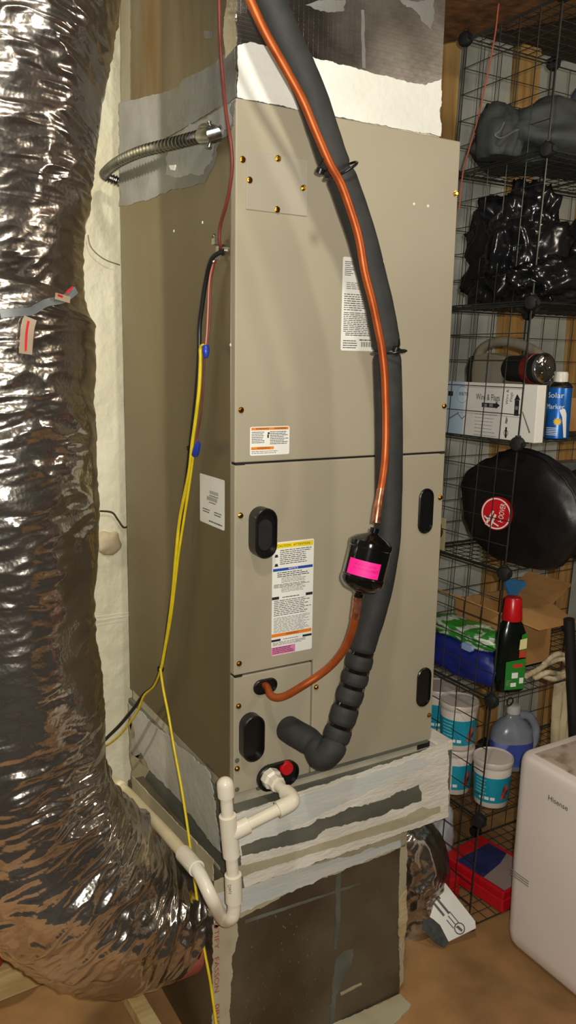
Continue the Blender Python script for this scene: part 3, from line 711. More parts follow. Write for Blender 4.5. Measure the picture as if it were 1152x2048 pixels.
# cable ties round both lines
for (x, y, tail) in ((668, 343, (640, 343)), (771, 702, (792, 699))):
    i = min(range(len(sup)), key=lambda i: abs((1024 - FOC * (sup[i] - CAM).dot(UP) / (sup[i] - CAM).dot(FW)) - y))
    T = (sup[i + 1] - sup[i - 1]).normalized(); c_ = sup[i] + Vector((0, -.008, 0))
    uu = Vector((0, -1, 0)); uu = (uu - T * uu.dot(T)).normalized(); vv = T.cross(uu)
    ring = [c_ + uu * (.0445 * math.cos(a)) + vv * (.0315 * math.sin(a)) for a in [2 * PI * k / 28 for k in range(29)]]
    ct = build('cable_tie', G().tube(ring, .0026, 6, False), M_black, su, smooth=60)
    hp = at(tail[0], tail[1], 'y', YS - .03)
    build('tie_head', G().lathe([(.004, -.006), (.0085, -.004), (.0085, .005), (.004, .007)], hp, (.2, -.3, 1), 10), M_black, ct, smooth=40)
    build('tie_tail', G().tube(cr([ring[7 if tail[0] > x else 21], hp, hp + Vector((0, -.01, .022))], 5), .0018, 6), M_black, ct, smooth=60)

# ------------------------------------------------------------------ wires on the cabinet side
def wire(name, L, r, m, label, cat, parent=None, n=8):
    return build(name, G().tube(pxpath(L, n), r, 8), m, parent, smooth=70, label=label, cat=cat)
tw = thing('thermostat_cable', 'thin red brown thermostat cable hanging down the side of the air handler', 'cable', at(440, 498, 'x', 0))
wire('cable', [(436, -70, 'x', -.03), (438, 0, 'x', -.03), (440, 80, 'x', -.03), (446, 160, 'x', -.03), (453, 230, 'x', -.035), (462, 290, 'x', -.035), (464, 340, 'x', -.03), (455, 400, 'x', -.025), (441, 450, 'x', -.022), (439, 485, 'x', -.018), (444, 500, 'x', -.008)], .0036, M_brownwire, None, None, tw)
cc = at(447, 500, 'x', 0)
build('cable_clamp', G().lathe([(.012, -.002), (.012, .004), (.0095, .005), (.0095, .014), (.006, .015)], cc, (-1, 0, 0), 16).obox(cc + Vector((-.016, .004, .016)), ((1, 0, 0), (0, 1, 0), (0, 0, 1)), (.006, .008, .006)).obox(cc + Vector((-.016, .004, -.016)), ((1, 0, 0), (0, 1, 0), (0, 0, 1)), (.006, .008, .005)), M_steel, tw, smooth=40)
for dz in (.026, -.024): build('clamp_screw', G().lathe([(.005, 0), (.005, .004), (0, .006)], cc + Vector((-.02, .004, dz)), (-.6, 0, .8 if dz > 0 else -.8), 10), M_steel, tw, smooth=40)
bk = thing('control_cable', 'black control cable bundled with yellow wires along the cabinet side', 'cable', at(188, 1508, 'x', -.075))
wire('cable', [(446, 503, 'x', -.01), (424, 517, 'x', -.025), (412, 560, 'x', -.025), (404, 612, 'x', -.025), (399, 655, 'x', -.025), (398, 710, 'x', -.025), (394, 770, 'x', -.025), (388, 830, 'x', -.025), (381, 890, 'x', -.025), (373, 960, 'x', -.025),
               (362, 1030, 'x', -.025), (355, 1100, 'x', -.03), (346, 1180, 'x', -.03), (336, 1250, 'x', -.03), (326, 1320, 'x', -.035), (310, 1368, 'x', -.04), (288, 1388, 'x', -.045), (268, 1416, 'x', -.05), (240, 1450, 'x', -.06), (212, 1478, 'x', -.07), (184, 1512, 'x', -.085)], .0052, M_blackcable, None, None, bk)
build('cable_tie', G().lathe([(.0075, -.003), (.009, -.003), (.009, .003), (.0075, .003)], at(321, 1338, 'x', -.037), (at(312, 1368, 'x', -.04) - at(326, 1320, 'x', -.035)), 14), M_black, bk)
build('cable_tie', G().lathe([(.0075, -.003), (.0095, -.003), (.0095, .003), (.0075, .003)], at(381, 897, 'x', -.030), (at(373, 960, 'x', -.025) - at(388, 830, 'x', -.025)), 14), M_black, bk)
pk = [(428, 520, 'x', -.02), (419, 560, 'x', -.02), (416, 620, 'x', -.02), (414, 660, 'x', -.022), (411, 697, 'x', -.024)]
wire('conductor', pk, .0022, mat('faded pink wire', (190, 120, 104), .5), None, None, bk)
wire('conductor', [(x + 4, y, a, v) for x, y, a, v in pk[:4]] + [(413, 703, 'x', -.026)], .0018, M_brownwire, None, None, bk)
wire('conductor', [(409, 712, 'x', -.02), (407, 770, 'x', -.02), (402, 830, 'x', -.02), (395, 872, 'x', -.022), (393, 892, 'x', -.024)], .0018, M_brownwire, None, None, bk)
yw = thing('yellow_wire', 'yellow wire pair joined with blue wire nuts on the cabinet side', 'wire', at(322, 1338, 'x', -.045))
wire('strand', [(412, 698, 'x', -.03), (406, 691, 'x', -.034), (401, 698, 'x', -.036), (401, 720, 'x', -.036), (398, 780, 'x', -.036), (391, 840, 'x', -.036), (384, 890, 'x', -.036), (378, 945, 'x', -.036), (360, 1035, 'x', -.036), (352, 1110, 'x', -.04), (345, 1190, 'x', -.04), (336, 1260, 'x', -.042), (325, 1325, 'x', -.045), (321, 1340, 'x', -.047)], .0042, M_yellow, None, None, yw)
wire('strand', [(396, 898, 'x', -.03), (388, 900, 'x', -.034), (384, 930, 'x', -.034), (376, 985, 'x', -.034), (366, 1050, 'x', -.034), (357, 1110, 'x', -.036), (350, 1170, 'x', -.038), (341, 1240, 'x', -.04), (330, 1300, 'x', -.043), (322, 1338, 'x', -.046), (308, 1372, 'x', -.05), (288, 1392, 'x', -.055), (272, 1428, 'x', -.06), (238, 1472, 'x', -.07), (205, 1496, 'x', -.08), (186, 1505, 'x', -.085)], .0032, M_yellow, None, None, yw)
for (x, y, x2, y2) in ((411, 690, 412, 716), (389, 912, 397, 884)):
    a = at(x, y, 'x', -.034); b = at(x2, y2, 'x', -.034); d = b - a
    build('wire_nut', G().lathe([(.0052, 0), (.0078, .003), (.0082, .5 * d.length), (.006, .85 * d.length), (.0035, d.length)], a, d, 12), M_bluenut, yw, smooth=50)
wire('yellow_wire', [(321, 1338, 'x', -.052), (327, 1380, 'x', -.056), (337, 1430, 'x', -.058), (349, 1500, 'x', -.060), (362, 1570, 'x', -.062), (373, 1640, 'x', -.064), (380, 1690, 'x', -.066), (388, 1750, 'x', -.066), (397, 1820, 'x', -.066), (407, 1890, 'x', -.066), (420, 1960, 'x', -.066), (430, 2030, 'x', -.066), (437, 2085, 'x', -.066)], .0034, M_yellow,
     'single yellow wire hanging loose past the white drain pipe to the floor', 'wire')

# ------------------------------------------------------------------ flexible metal conduit
cn = thing('metal_conduit', 'ribbed flexible metal conduit looping from the cabinet side to behind it', 'conduit', at(440, 268, 'x', 0))
kp = [(428, 268, 'x', -.034), (405, 272, 'x', -.04), (370, 281, 'x', -.048), (330, 291, 'x', -.055), (290, 301, 'x', -.06), (258, 313, 'x', -.062), (232, 327, 'x', -.058), (214, 342, 'x', -.045), (211, 351, 'x', -.028)]
kp = [at(*q) for q in kp]; kp += [Vector((.012, kp[-1].y - .02, kp[-1].z - .012)), Vector((.07, D + .045, kp[-1].z - .01))]
kp[-2].y = max(kp[-2].y, D + .03)
cc_ = cr(kp, 22)
build('armour', G().tube(cc_, lambda i, a: .0120 + (.0018 if i % 4 < 2 else -.0018), 16), mat('conduit steel', (132, 132, 130), .25, .95, (104, 103, 100), 40), cn, smooth=50)
c_ = at(440, 267, 'x', 0); d = kp[0] - c_
g = G().lathe([(.017, 0), (.017, .006), (.014, .007), (.014, .020), (.0165, .022)], c_, (-1, 0, 0), 18)
g.tube(cr([c_ + Vector((-.018, 0, 0)), c_ + Vector((-.030, .008, .001)), kp[0] + Vector((-.0, .0, 0)), kp[1]], 6), .0165, 16)
build('connector', g, M_steel, cn, smooth=45)
for dz in (.019, -.019): build('connector_screw', G().lathe([(.004, 0), (.004, .006), (.006, .007), (.006, .010), (0, .011)], kp[0] + Vector((-.004, .01, dz * .8)), (-.3, 0, 1 if dz > 0 else -1), 10), M_steel, cn, smooth=40)

# ------------------------------------------------------------------ PVC drain with trap
YP = -.115
dn = thing('drain_trap', 'white plastic condensate drain pipe with capped standpipe and trap', 'drain pipe', at(458, 1840, 'x', -.075))
def seg(name, a, b, r, m=M_pvc, lip=True):
    a = Vector(a); b = Vector(b); L_ = (b - a).length
    pr = [(r - .0035, 0), (r, .0012), (r, L_ - .0012), (r - .0035, L_)]
    return build(name, G().lathe(pr, a, b - a, 22), m, dn, smooth=40)
A_top = at(449, 1556, 'y', YP); A_cap = at(452, 1590, 'y', YP); T_top = at(455, 1630, 'y', YP); T_mid = at(459, 1668, 'y', YP); T_bot = at(463, 1712, 'y', YP)
C_top = at(466, 1748, 'y', YP); C_bot = at(468, 1803, 'y', YP)
seg('standpipe', A_cap, T_top + (T_mid - T_top) * .2, .0135)
L_ = (A_cap - A_top).length
build('cap', G().lathe([(.004, -.001), (.011, .002), (.0165, .008), (.0182, .016), (.0182, L_ + .002), (.0142, L_ + .002)], A_top, A_cap - A_top, 22), M_pvc, dn, smooth=50)
tb = seg('tee', T_top, T_bot, .0188)
EL = at(590, 1602, 'y', -.125)
tb2 = T_mid + (EL - T_mid).normalized() * .046
seg('tee_branch', T_mid, tb2, .0188)
seg('pipe', tb2 - (EL - T_mid).normalized() * .01, EL + (T_mid - EL).normalized() * .03, .0135)
adp = at(541, 1555, 'y', -.014); adp.y = 0
hx = Vector((adp.x, -.03, adp.z))
E0 = Vector((adp.x + .006, -.095, adp.z - .006))
hd_ = (EL - adp).normalized()
build('adapter', G().lathe([(.017, 0), (.0245, .002), (.0245, .020), (.021, .024), (.0195, .026), (.0195, .042), (.0155, .044)], adp + hd_ * .008, hd_, 8), M_pvc, dn, smooth=20)
seg('pipe', adp + hd_ * .04, EL - hd_ * .02, .0135)
ep = cr([EL - hd_ * .040, EL - hd_ * .022, EL - hd_ * .004 + (T_mid - EL).normalized() * .006, EL + (T_mid - EL).normalized() * .024, EL + (T_mid - EL).normalized() * .044], 8)
build('elbow', G().tube(ep, .0186, 20), M_pvc, dn, smooth=50)
seg('pipe', T_bot + (T_mid - T_bot) * .2, C_top + (C_bot - C_top) * .2, .0135)
seg('coupling', C_top, C_bot, .0188)
# U bend: down from the coupling, round and away along the cabinet side
xs = -.118
U = [C_bot, C_bot + Vector((0, 0, -.022)), at(463, 1836, 'x', C_bot.x - .004), at(447, 1838, 'x', C_bot.x - .008), at(425, 1800, 'x', xs + .01), at(402, 1752, 'x', xs), at(385, 1725, 'x', xs)]
build('trap_bend', G().tube(cr(U, 10), .0150, 20), M_pvc, dn, smooth=60)
k0 = at(394, 1738, 'x', xs); k1 = at(366, 1706, 'x', xs)
seg('coupling', k0, k1, .0188)
lp = [at(370, 1710, 'x', xs), at(330, 1664, 'x', xs), at(290, 1622, 'x', xs + .002), at(262, 1592, 'x', xs + .004), at(238, 1572, 'x', xs + .006)]
build('long_pipe', G().tube(cr(lp, 6), .0142, 20), M_pvcold, dn, smooth=60)
e1 = lp[-1]; e2 = at(212, 1566, 'x', xs + .01)
build('elbow', G().tube(cr([lp[-1] + (lp[-2] - lp[-1]).normalized() * .02, lp[-1], e2, e2 + Vector((-.06, .03, -.015)), e2 + Vector((-.13, .04, -.02))], 8), .0188, 20), M_pvcold, dn, smooth=60)
g = G(); pp = at(459, 1779, 'y', YP - .0192)
put_text(g, 'DWV', pp, (0.1, 0, -1), (1, -.1, 0), .010)
build('pipe_stamp', g, M_ink, dn)
# ------------------------------------------------------------------ wire cube shelves
LV = [0.006, .371, .754, 1.144, 1.518, 1.907, 2.304, 2.69]
def sx(z): return .868 + .0490 * z         # the whole rack leans a little
Y0, Y1, CW = .10, .47, .375
sh = thing('wire_shelf', 'black wire grid cube shelving with round plastic connectors', 'shelf', (1.05, .28, 0))
def panel(o, A, B, nm, nA=5, nB=5):
    """one grid panel spanned by A and B from corner o"""
    o, A, B = Vector(o), Vector(A), Vector(B); g = G()
    for k in range(nA + 1):
        r = .0024 if k in (0, nA) else .0014; p = o + A * (k / nA); g.tube([p, p + B], r, 5)
    N = A.cross(B).normalized() * .0028
    for k in range(nB + 1):
        r = .0024 if k in (0, nB) else .0014; p = o + B * (k / nB) + N; g.tube([p, p + A], r, 5)
    return build(nm, g, M_grid, sh, smooth=60)
for k in range(7):
    z0, z1 = LV[k] + .006, LV[k + 1] - .006; x0, x1 = sx(z0), sx(z1)
    panel((x0, Y0, z0), (0, Y1 - Y0, 0), (x1 - x0, 0, z1 - z0), 'side_grid')
    for c in range(2):
        panel((x0 + CW * c + .008, Y1, z0), (CW - .016, 0, 0), (x1 - x0, 0, z1 - z0), 'back_grid')
for k, z in enumerate(LV):
    for c in range(2):
        if k == 7 and c: continue
        panel((sx(z) + CW * c + .006, Y0 + .004, z), (CW - .012, 0, 0), (0, Y1 - Y0 - .008, 0), 'shelf_grid', 9, 9)
cn0 = None
for k, z in enumerate(LV):
    for (i, j) in ((0, 0), (0, 1), (1, 1), (1, 0), (2, 1)):
        p = Vector((sx(z) + CW * i, Y0 if j == 0 else Y1, z + (.018 if k == 0 else 0)))
        if cn0 is None:
            d = Vector((-1, -.35, 0)).normalized()
            g = G().lathe([(.010, -.012), (.019, -.010), (.0215, -.004), (.0215, .006), (.017, .013), (.006, .015)], p, d, 18)
            for a in ((0, 1, 0), (0, -1, 0), (1, 0, 0), (0, 0, 1)): g.tube([p, p + Vector(a) * .024], .008, 8)
            cn0 = build('connector', g, M_blackmatte, sh, smooth=45)
            cn0.data.transform(Matrix.Translation(ORG[sh] - p)); cn0.location = p - ORG[sh]; ORG[cn0] = p
        else: inst(cn0, 'connector', p, sh)
RZ = .006   # top of the wires above the level
def on_shelf(k): return LV[k] + RZ
# ring hook hanging under a shelf
g = G(); c_ = at(1020, 1403, 'y', .075)
build('ring_hook', G().tube([c_ + Vector((.012 * math.cos(a), 0, .012 * math.sin(a))) for a in [2 * PI * k / 20 for k in range(21)]], .0022, 6, False), M_black, label='small black ring hanging under the shelf below the dark bottle', cat='ring', smooth=60)
wire('hanging_cord', [(1003, -22, 'x', .955), (996, 20, 'x', .95), (990, 70, 'x', .945), (975, 150, 'x', .94), (955, 240, 'x', .93), (938, 300, 'x', .925), (926, 345, 'x', .92), (918, 420, 'x', .92)], .0024, mat('dull red cord', (170, 84, 60), .6), 'dull red cord hanging in front of the upper wire shelves', 'cord')

# --- top shelf: grey bag
M_greybag = mat('charcoal fabric', (64, 68, 66), .75, 0, (48, 51, 50), 7, 5, .5, 30, bdist=.006)
z = on_shelf(6)
gb = thing('fabric_bag', 'slumped charcoal grey fabric bag on the top wire shelf', 'bag', (1.18, .27, z))
build('body', blob((1.21, .28, z + .075), (.235, .165, .095), .22, 1.6, 3, 56, 2.4, False, z), M_greybag, gb, smooth=180)
build('fold', blob(at(1000, 262, 'y', .26) + Vector((0, 0, -.02)), (.062, .06, .085), .35, 1.8, 5, 36, 2.2, True, z), M_greybag, gb, smooth=180)
build('fold', blob((1.38, .24, z + .15), (.13, .11, .10), .3, 1.6, 6, 36, 2.2, False, z), mat('slate fabric', (66, 76, 84), .7, 0, (50, 58, 64), 6, 4, .5, 30), gb, smooth=180)
build('drawstring', G().tube(cr([at(1008, 245, 'y', .2), at(1000, 262, 'y', .19), at(990, 270, 'y', .19), at(1004, 276, 'y', .19), at(1030, 262, 'y', .2), at(1055, 255, 'y', .2)], 6), .0028, 6), mat('pale grey strap', (112, 114, 112), .5), gb, smooth=60)
# --- plastic sacks
M_sack = foil('black plastic sack', (22, 22, 24), .16, .8, (1, 1, 1), 11, .016, (30, 30, 33), 0.0, 45)
z = on_shelf(5)
build('plastic_sack', blob((1.10, .295, z + .165), (.135, .125, .165), .46, 1.6, 1, 100, 2.6, True, z), M_sack, smooth=180, label='tall crumpled glossy black plastic sack on the wire shelf beside the cabinet', cat='plastic bag')
build('plastic_sack', blob((1.36, .27, z + .125), (.10, .15, .125), .46, 1.6, 2, 80, 2.6, True, z), M_sack, smooth=180, label='black plastic sack at the right edge of the picture next to the taller sack', cat='plastic bag')
build('plastic_sack', blob((1.10, .135, z + .055), (.155, .06, .062), .5, 1.9, 9, 80, 2.6, True, z), M_sack, smooth=180, label='low flattened black plastic sack in front of the tall one', cat='plastic bag')
build('blue_rag', blob((1.30, .39, z + .22), (.055, .04, .07), .4, 2, 4, 24, 2.4, True), mat('blue cloth', (38, 72, 132), .7), label='scrap of blue cloth poking up behind the black sacks', cat='cloth')
# --- box, lantern, spray can
z = on_shelf(4)
bx0 = sx(1.6) + .012
wbx = thing('carton', 'white printed carton lying on the wire shelf beside the spray can', 'box', (bx0 + .06, .24, z))
cl_ = Vector((bx0, .055, z)); ch_ = Vector((bx0 + .034, .445, z + .160))
build('box', G().box(cl_, ch_), mat('white carton', (242, 238, 230), .55, 0, (234, 230, 220), 3), wbx, bevel=.0015)
s = Sheet((bx0, .445, z), (0, -1, 0), (0, 0, 1), (-1, 0, 0), .39, .160)
M_paleblue = mat('pale blue print', (176, 198, 216), .55); M_palegrey = mat('pale grey print', (220, 215, 208), .55)
def bu(x, y):
    p = at(x, y, 'x', bx0); return ((.445 - p.y) / .39, (p.z - z) / .160)
def brect(m, x0, y0, x1, y1, d=.0006):
    u0, v1 = bu(x0, (y0 + y1) / 2 - (y1 - y0) / 2); u1, v0 = bu(x1, y1); s.rect(m, u0, v0, u1, v1, d)
ub = bu(927, 820)[0]; uc = bu(1003, 825)[0]
s.rect(M_paleblue, 0, 0, ub, 1, .0003); s.rect(M_palegrey, ub, 0, uc, 1, .0003)
s.text(M_ink, 'Wire & Flags', *bu(976, 795), .026, .098)
brect(M_ink, 897, 782, 906, 792); s.text(M_ink, 'IRRITE', *bu(927, 788), .015, .040); s.disc(M_grey_ink, *bu(925, 789), .026, .0006, 28, .0248)
brect(M_ink, 964, 805, 992, 816); s.polygon(M_ink, [bu(992, 804), bu(1000, 811), bu(992, 818)]); brect(M_grey_ink, 967, 807, 974, 814, .0009); brect(M_grey_ink, 979, 807, 986, 814, .0009)
u0, v0 = bu(948, 872); u1, v1 = bu(997, 828); s.lines(M_grey_ink, u0, v0, u1, v1, 7, 51, .16)
put_text(s.g(M_ink), 'Wire &', s.pt(*bu(1015, 794), .0009), (0, 0, 1), (0, 1, 0), .014); put_text(s.g(M_ink), 'Flags', s.pt(*bu(1023, 794), .0009), (0, 0, 1), (0, 1, 0), .014)
brect(M_ink, 1030, 800, 1037, 832); s.polygon(M_ink, [bu(1029, 800), bu(1035, 788), bu(1041, 800)]); brect(M_grey_ink, 1031, 812, 1036, 820, .0009)
s.polygon(M_grey_ink, [bu(1044, 824), bu(1046, 823), bu(1061, 865), bu(1058, 867)]); s.polygon(M_grey_ink, [bu(897, 836), bu(917, 824), bu(918, 826), bu(898, 839)]); s.polygon(M_grey_ink, [bu(916, 826), bu(924, 836), bu(931, 830), bu(931, 832), bu(924, 839), bu(915, 828)])
s.disc(M_ink, *bu(1012, 866), .009, .0006, 16, .007); brect(M_ink, 1011, 854, 1013, 876); s.polygon(M_grey_ink, [bu(1010, 846), bu(1013, 832), bu(1016, 840), bu(1014, 848)])
s.finish(wbx)
# radio lantern behind/on the carton
LX = 1.095
ln = thing('radio_lantern', 'grey and black portable radio lantern with carrying handle behind the white carton', 'lantern', (LX, .25, z))
M_lgrey = mat('silver grey plastic', (142, 134, 118), .35, .2, (128, 120, 104), 8)
def lxp(L, x=LX): return [at(px, py, 'x', x) for px, py in L]
body = lxp([(950, 800), (952, 735), (962, 712), (985, 706), (1020, 712), (1050, 725), (1075, 735), (1078, 800)], LX)
for p in body[:1] + body[-1:]: p.z = z
build('body', G().prism(body, (1, 0, 0), -.03, .055), M_lgrey, ln, bevel=.006)
hpth = [at(x, y, 'x', LX) for x, y in ((953, 725), (965, 698), (985, 686), (1010, 683), (1040, 689), (1065, 700), (1085, 716), (1094, 735))]
build('handle', G().tube(cr(hpth, 6), .0155, 12), M_lgrey, ln, smooth=60)
build('side_trim', G().prism(lxp([(949, 800), (949, 735), (957, 712), (962, 712), (958, 740), (957, 800)], LX), (1, 0, 0), -.034, -.029), M_blackmatte, ln)
hz0 = at(1015, 737, 'x', LX - .035); hz1 = at(1088, 738, 'x', LX - .045)
axl = (hz1 - hz0)
build('lamp_barrel', G().lathe([(.026, 0), (.038, .015), (.040, axl.length * .7), (.044, axl.length * .92), (.046, axl.length), (.042, axl.length + .004)], hz0, axl, 26), M_blackmatte, ln, smooth=45)
build('red_band', G().lathe([(.0415, axl.length * .62), (.0432, axl.length * .63), (.0442, axl.length * .80), (.0415, axl.length * .81)], hz0, axl, 26), mat('dark red plastic', (110, 26, 26), .35), ln, smooth=45)
build('reflector', G().lathe([(.041, axl.length + .0042), (.039, axl.length + .0065), (.020, axl.length + .0095), (.006, axl.length + .0105), (0, axl.length + .011)], hz0, axl, 20), foil('faceted reflector', (230, 228, 222), .1, .6, (1, 1, 1), 60, .004, (200, 198, 190), 1), ln, smooth=45)
s = Sheet(at(965, 780, 'x', LX - .0302), (0, -1, 0), (0, 0, 1), (-1, 0, 0), .055, .085)
for k in range(9): s.rect(M_grey_ink, 0, .05 + k * .1, 1, .08 + k * .1)
s.finish(ln, 'grille')
# spray can
cb = at(1112, 886, 'y', .135); cb.z = z
can = thing('spray_can', 'blue spray paint can with white cap standing beside the white carton', 'spray can', cb)
R_ = .0345; Hc = .150
build('can', G().lathe([(.030, 0), (R_, .003), (R_, Hc), (.031, Hc + .006)], cb, (0, 0, 1), 36), mat('blue printed can', (26, 104, 190), .3, .3, (22, 96, 178), 4), can, smooth=40)
build('shoulder', G().lathe([(R_ + .001, Hc), (R_ + .0015, Hc + .003), (.030, Hc + .012), (.020, Hc + .018), (.018, Hc + .02)], cb, (0, 0, 1), 36), M_steel, can, smooth=40)
build('cap', G().lathe([(.021, Hc + .014), (.021, Hc + .04), (.018, Hc + .046), (0, Hc + .046)], cb, (0, 0, 1), 28), M_white, can, smooth=40)
th0 = math.atan2(CAM.y - cb.y, CAM.x - cb.x)
def cyl(c, R, t0, lift=.0005): return lambda a, b: Vector((c.x + (R + lift) * math.cos(t0 + a / R), c.y + (R + lift) * math.sin(t0 + a / R), c.z + b))
def cyl_text(g, t, c, R, t0, zc, size, width=None):
    f = cyl(c, R, t0); return put_text(g, t, (0, 0, 0), (1, 0, 0), (0, 1, 0), size, width, bend=lambda a, b: f(a, b + zc))
def cyl_patch(c, R, t0, pts, lift=.0004, dx=.004):
    """flat outline (arc length, height) laid on a cylinder, cut in thin upright strips"""
    f = cyl(c, R, t0, lift); g = G(); xs = [p[0] for p in pts]; x0, x1 = min(xs), max(xs); n = max(1, int((x1 - x0) / dx))
    def span(x):
        zz = []
        for i in range(len(pts)):
            a, b = pts[i], pts[(i + 1) % len(pts)]
            if (a[0] - x) * (b[0] - x) <= 0 and a[0] != b[0]: zz.append(a[1] + (b[1] - a[1]) * (x - a[0]) / (b[0] - a[0]))
        return (min(zz), max(zz)) if zz else (0, 0)
    for k in range(n + 1):
        x = x0 + (x1 - x0) * min(max(k / n, .001), .999); lo, hi = span(x); g.v += [f(x, lo), f(x, hi)]
        if k: o = 2 * k - 2; g.f.append([o, o + 2, o + 3, o + 1])
    return g
g = G(); cyl_text(g, 'Solar', cb, R_, th0 - .35, .128, .022, .050); cyl_text(g, 'Marker', cb, R_, th0 - .35, .095, .020, .056)
for k in range(5): g.add(*(lambda q: (q.v, q.f))(cyl_patch(cb, R_, th0 - .45, [(-.022, .012 + k * .005), (.018, .012 + k * .005), (.018, .014 + k * .005), (-.022, .014 + k * .005)])))
build('can_print', g, M_label, can, kind='stuff')
build('can_picture', cyl_patch(cb, R_, th0 + .42, [(-.012, .086), (.004, .092), (.012, .07), (.015, .006), (.004, .006), (.0, .06)]), M_label, can)
sun = []
for k in range(24): a = 2 * PI * k / 24; r = .013 if k % 2 else .0085; sun.append((r * math.cos(a), .052 + r * math.sin(a)))
g = G(); f = cyl(cb, R_, th0 - .02, .0008); g.add([f(x, y) for x, y in sun], [list(range(24))])
build('can_sun', g, mat('sun yellow', (240, 190, 40), .5), can)
build('brown_box', G().box((1.325, .30, z), (1.42, .40, z + .11)), M_cardboard, label='small brown carton behind the spray can', cat='box', bevel=.002)
build('black_case', G().box((1.10, .33, z), (1.30, .42, z + .16)), M_blackmatte, label='black case standing behind the spray can and lantern', cat='case', bevel=.008)

# --- vacuum bag shelf
z = on_shelf(3)
VX = sx(1.3) + .012
vb = thing('vacuum_bag', 'round black vacuum cleaner bag with red emblem on the wire shelf', 'bag', (VX + .09, .2, z))
M_vb = mat('black nylon', (17, 16, 17), .42, 0, (24, 23, 24), 6, 4, .35, 16, bdist=.008)
vc = at(1010, 1060, 'x', VX + .085)
def domed(c, ry, rz, rx, seed, floor, n=72):
    g = G(); m = n // 2
    for i in range(m + 1):
        ph = PI * i / m
        for j in range(n):
            th = 2 * PI * j / n
            sy = math.sin(ph) ** .75
            k = 1 + .07 * noise.noise(Vector((math.cos(th) * 1.5, math.sin(th) * 1.5, ph + seed))) + .035 * (1 - 2 * abs(noise.noise(Vector((math.cos(th) * 3.2, math.sin(th) * 3.2, ph * 2.2)))))
            p = c + Vector((-rx * math.copysign(abs(math.cos(ph)) ** .8, math.cos(ph)) * (1 + .10 * noise.noise(Vector((math.cos(th) * sy * 3, math.sin(th) * sy * 3, seed)))), ry * sy * math.cos(th) * k, rz * sy * math.sin(th) * k))
            if p.z < floor: p.z = floor
            g.v.append(p)
    for i in range(m):
        for j in range(n):
            k = (j + 1) % n; g.f.append([i * n + j, i * n + k, (i + 1) * n + k, (i + 1) * n + j])
    return g
vc = Vector((VX + .100, .165, z + .165))
dg_ = domed(vc, .235, .172, .074, 1, z)
build('bag_body', dg_, M_vb, vb, smooth=180)
for i_ in (15, 19):
    rg = [p + Vector((-.001, 0, 0)) for p in dg_.v[i_ * 72:(i_ + 1) * 72] if p.z > z + .004]
    build('piping', G().tube([p for p in rg[:36]], .0038, 6), M_vb, vb, smooth=60)
eN = Vector((-.95, -.31, 0)).normalized(); eU = Vector((.31, -.95, 0)).normalized(); eV = Vector((0, 0, 1))
ec = at(993, 1027, 'x', VX + .003); er = .049
em = build('emblem', G().lathe([(er, -.012), (er, .0025), (0, .0026)], ec, eN, 40), M_red, vb, label='round red emblem with white lettering')
s = Sheet(ec + eN * .0026, eU, eV, eN, 1, 1)
s.disc(M_label, 0, 0, er * .95, .0006, 40, er * .87)
put_text(s.g(M_label), 'HOOVER', s.pt(.019, .004, .0008), eV * 1 + eU * .12, -eU + eV * .12, .024, .056)
for q in ([(-.034, -.036), (-.028, -.038), (-.006, .006), (-.012, .008)], [(-.020, -.042), (-.014, -.043), (.002, -.004), (-.004, -.001)], [(-.038, -.014), (-.020, -.026), (-.018, -.021), (-.036, -.009)], [(-.008, -.030), (.010, -.038), (.011, -.034), (-.007, -.026)]): s.polygon(M_label, q)
s.finish(em)
build('black_bag', blob((1.255, .14, z + .13), (.11, .13, .135), .2, 1.4, 12, 44, 2.4, False, z), M_vb, smooth=180, label='plain black nylon bag right of the vacuum bag', cat='bag')
s_ = Vector((VX + .006, .435, z))
pc_ = thing('printed_card', 'small cream card with a dark picture beside the vacuum bag', 'card', s_)
build('card', G().box((VX - .004, .385, z), (VX + .002, .455, z + .105)), mat('cream card', (196, 180, 136), .6), pc_)
build('picture', blob((VX - .004, .418, z + .062), (.0012, .024, .030), .3, 2, 3, 20, 2, False), mat('brown print', (70, 50, 28), .6), pc_)
build('blue_film', blob(at(1100, 1140, 'y', .07), (.030, .02, .040), .4, 2, 8, 28, 2.2, True, z), mat('light blue plastic film', (110, 160, 214), .3, 0, (80, 130, 190), 12), smooth=180, label='light blue plastic film tucked under the black bag', cat='plastic')
tr = at(1075, 950, 'y', .40)
build('plastic_tray', G().box((1.12, .385, z + .20), (1.62, .46, z + .255)), mat('grey clear plastic', (112, 118, 112), .25, 0, (92, 98, 94), 5), label='long grey plastic tray on edge behind the vacuum bag', cat='tray', bevel=.006)

# --- shelf with bottle and cardboard
z = on_shelf(2)
cb_ = thing('cardboard_box', 'open brown cardboard box with folded flaps behind the dark bottle', 'cardboard box', (1.18, .33, z))
bx, by, bw, bd, bh = 1.06, .24, .235, .20, .20
for nm, lo, hi in (('wall', (bx, by, z), (bx + bw, by + .005, z + bh)), ('wall', (bx, by + bd, z), (bx + bw, by + bd + .005, z + bh)), ('wall', (bx, by, z), (bx + .005, by + bd, z + bh)), ('wall', (bx + bw, by, z), (bx + bw + .005, by + bd, z + bh)), ('base', (bx, by, z), (bx + bw, by + bd, z + .005))):
    build(nm, G().box(lo, hi), M_cardboard, cb_)
build('flap', G().prism([(bx, by + bd, z + bh), (bx, by, z + bh), (bx - .115, by + .015, z + bh + .052), (bx - .115, by + bd, z + bh + .052)], (0, 0, 1), 0, .005), M_cardboard, cb_)
build('flap', G().prism([(bx, by, z + bh), (bx + bw, by, z + bh), (bx + bw - .01, by - .11, z + bh - .03), (bx + .06, by - .11, z + bh - .03)], (0, 0, 1), 0, .005), M_cardboard, cb_)
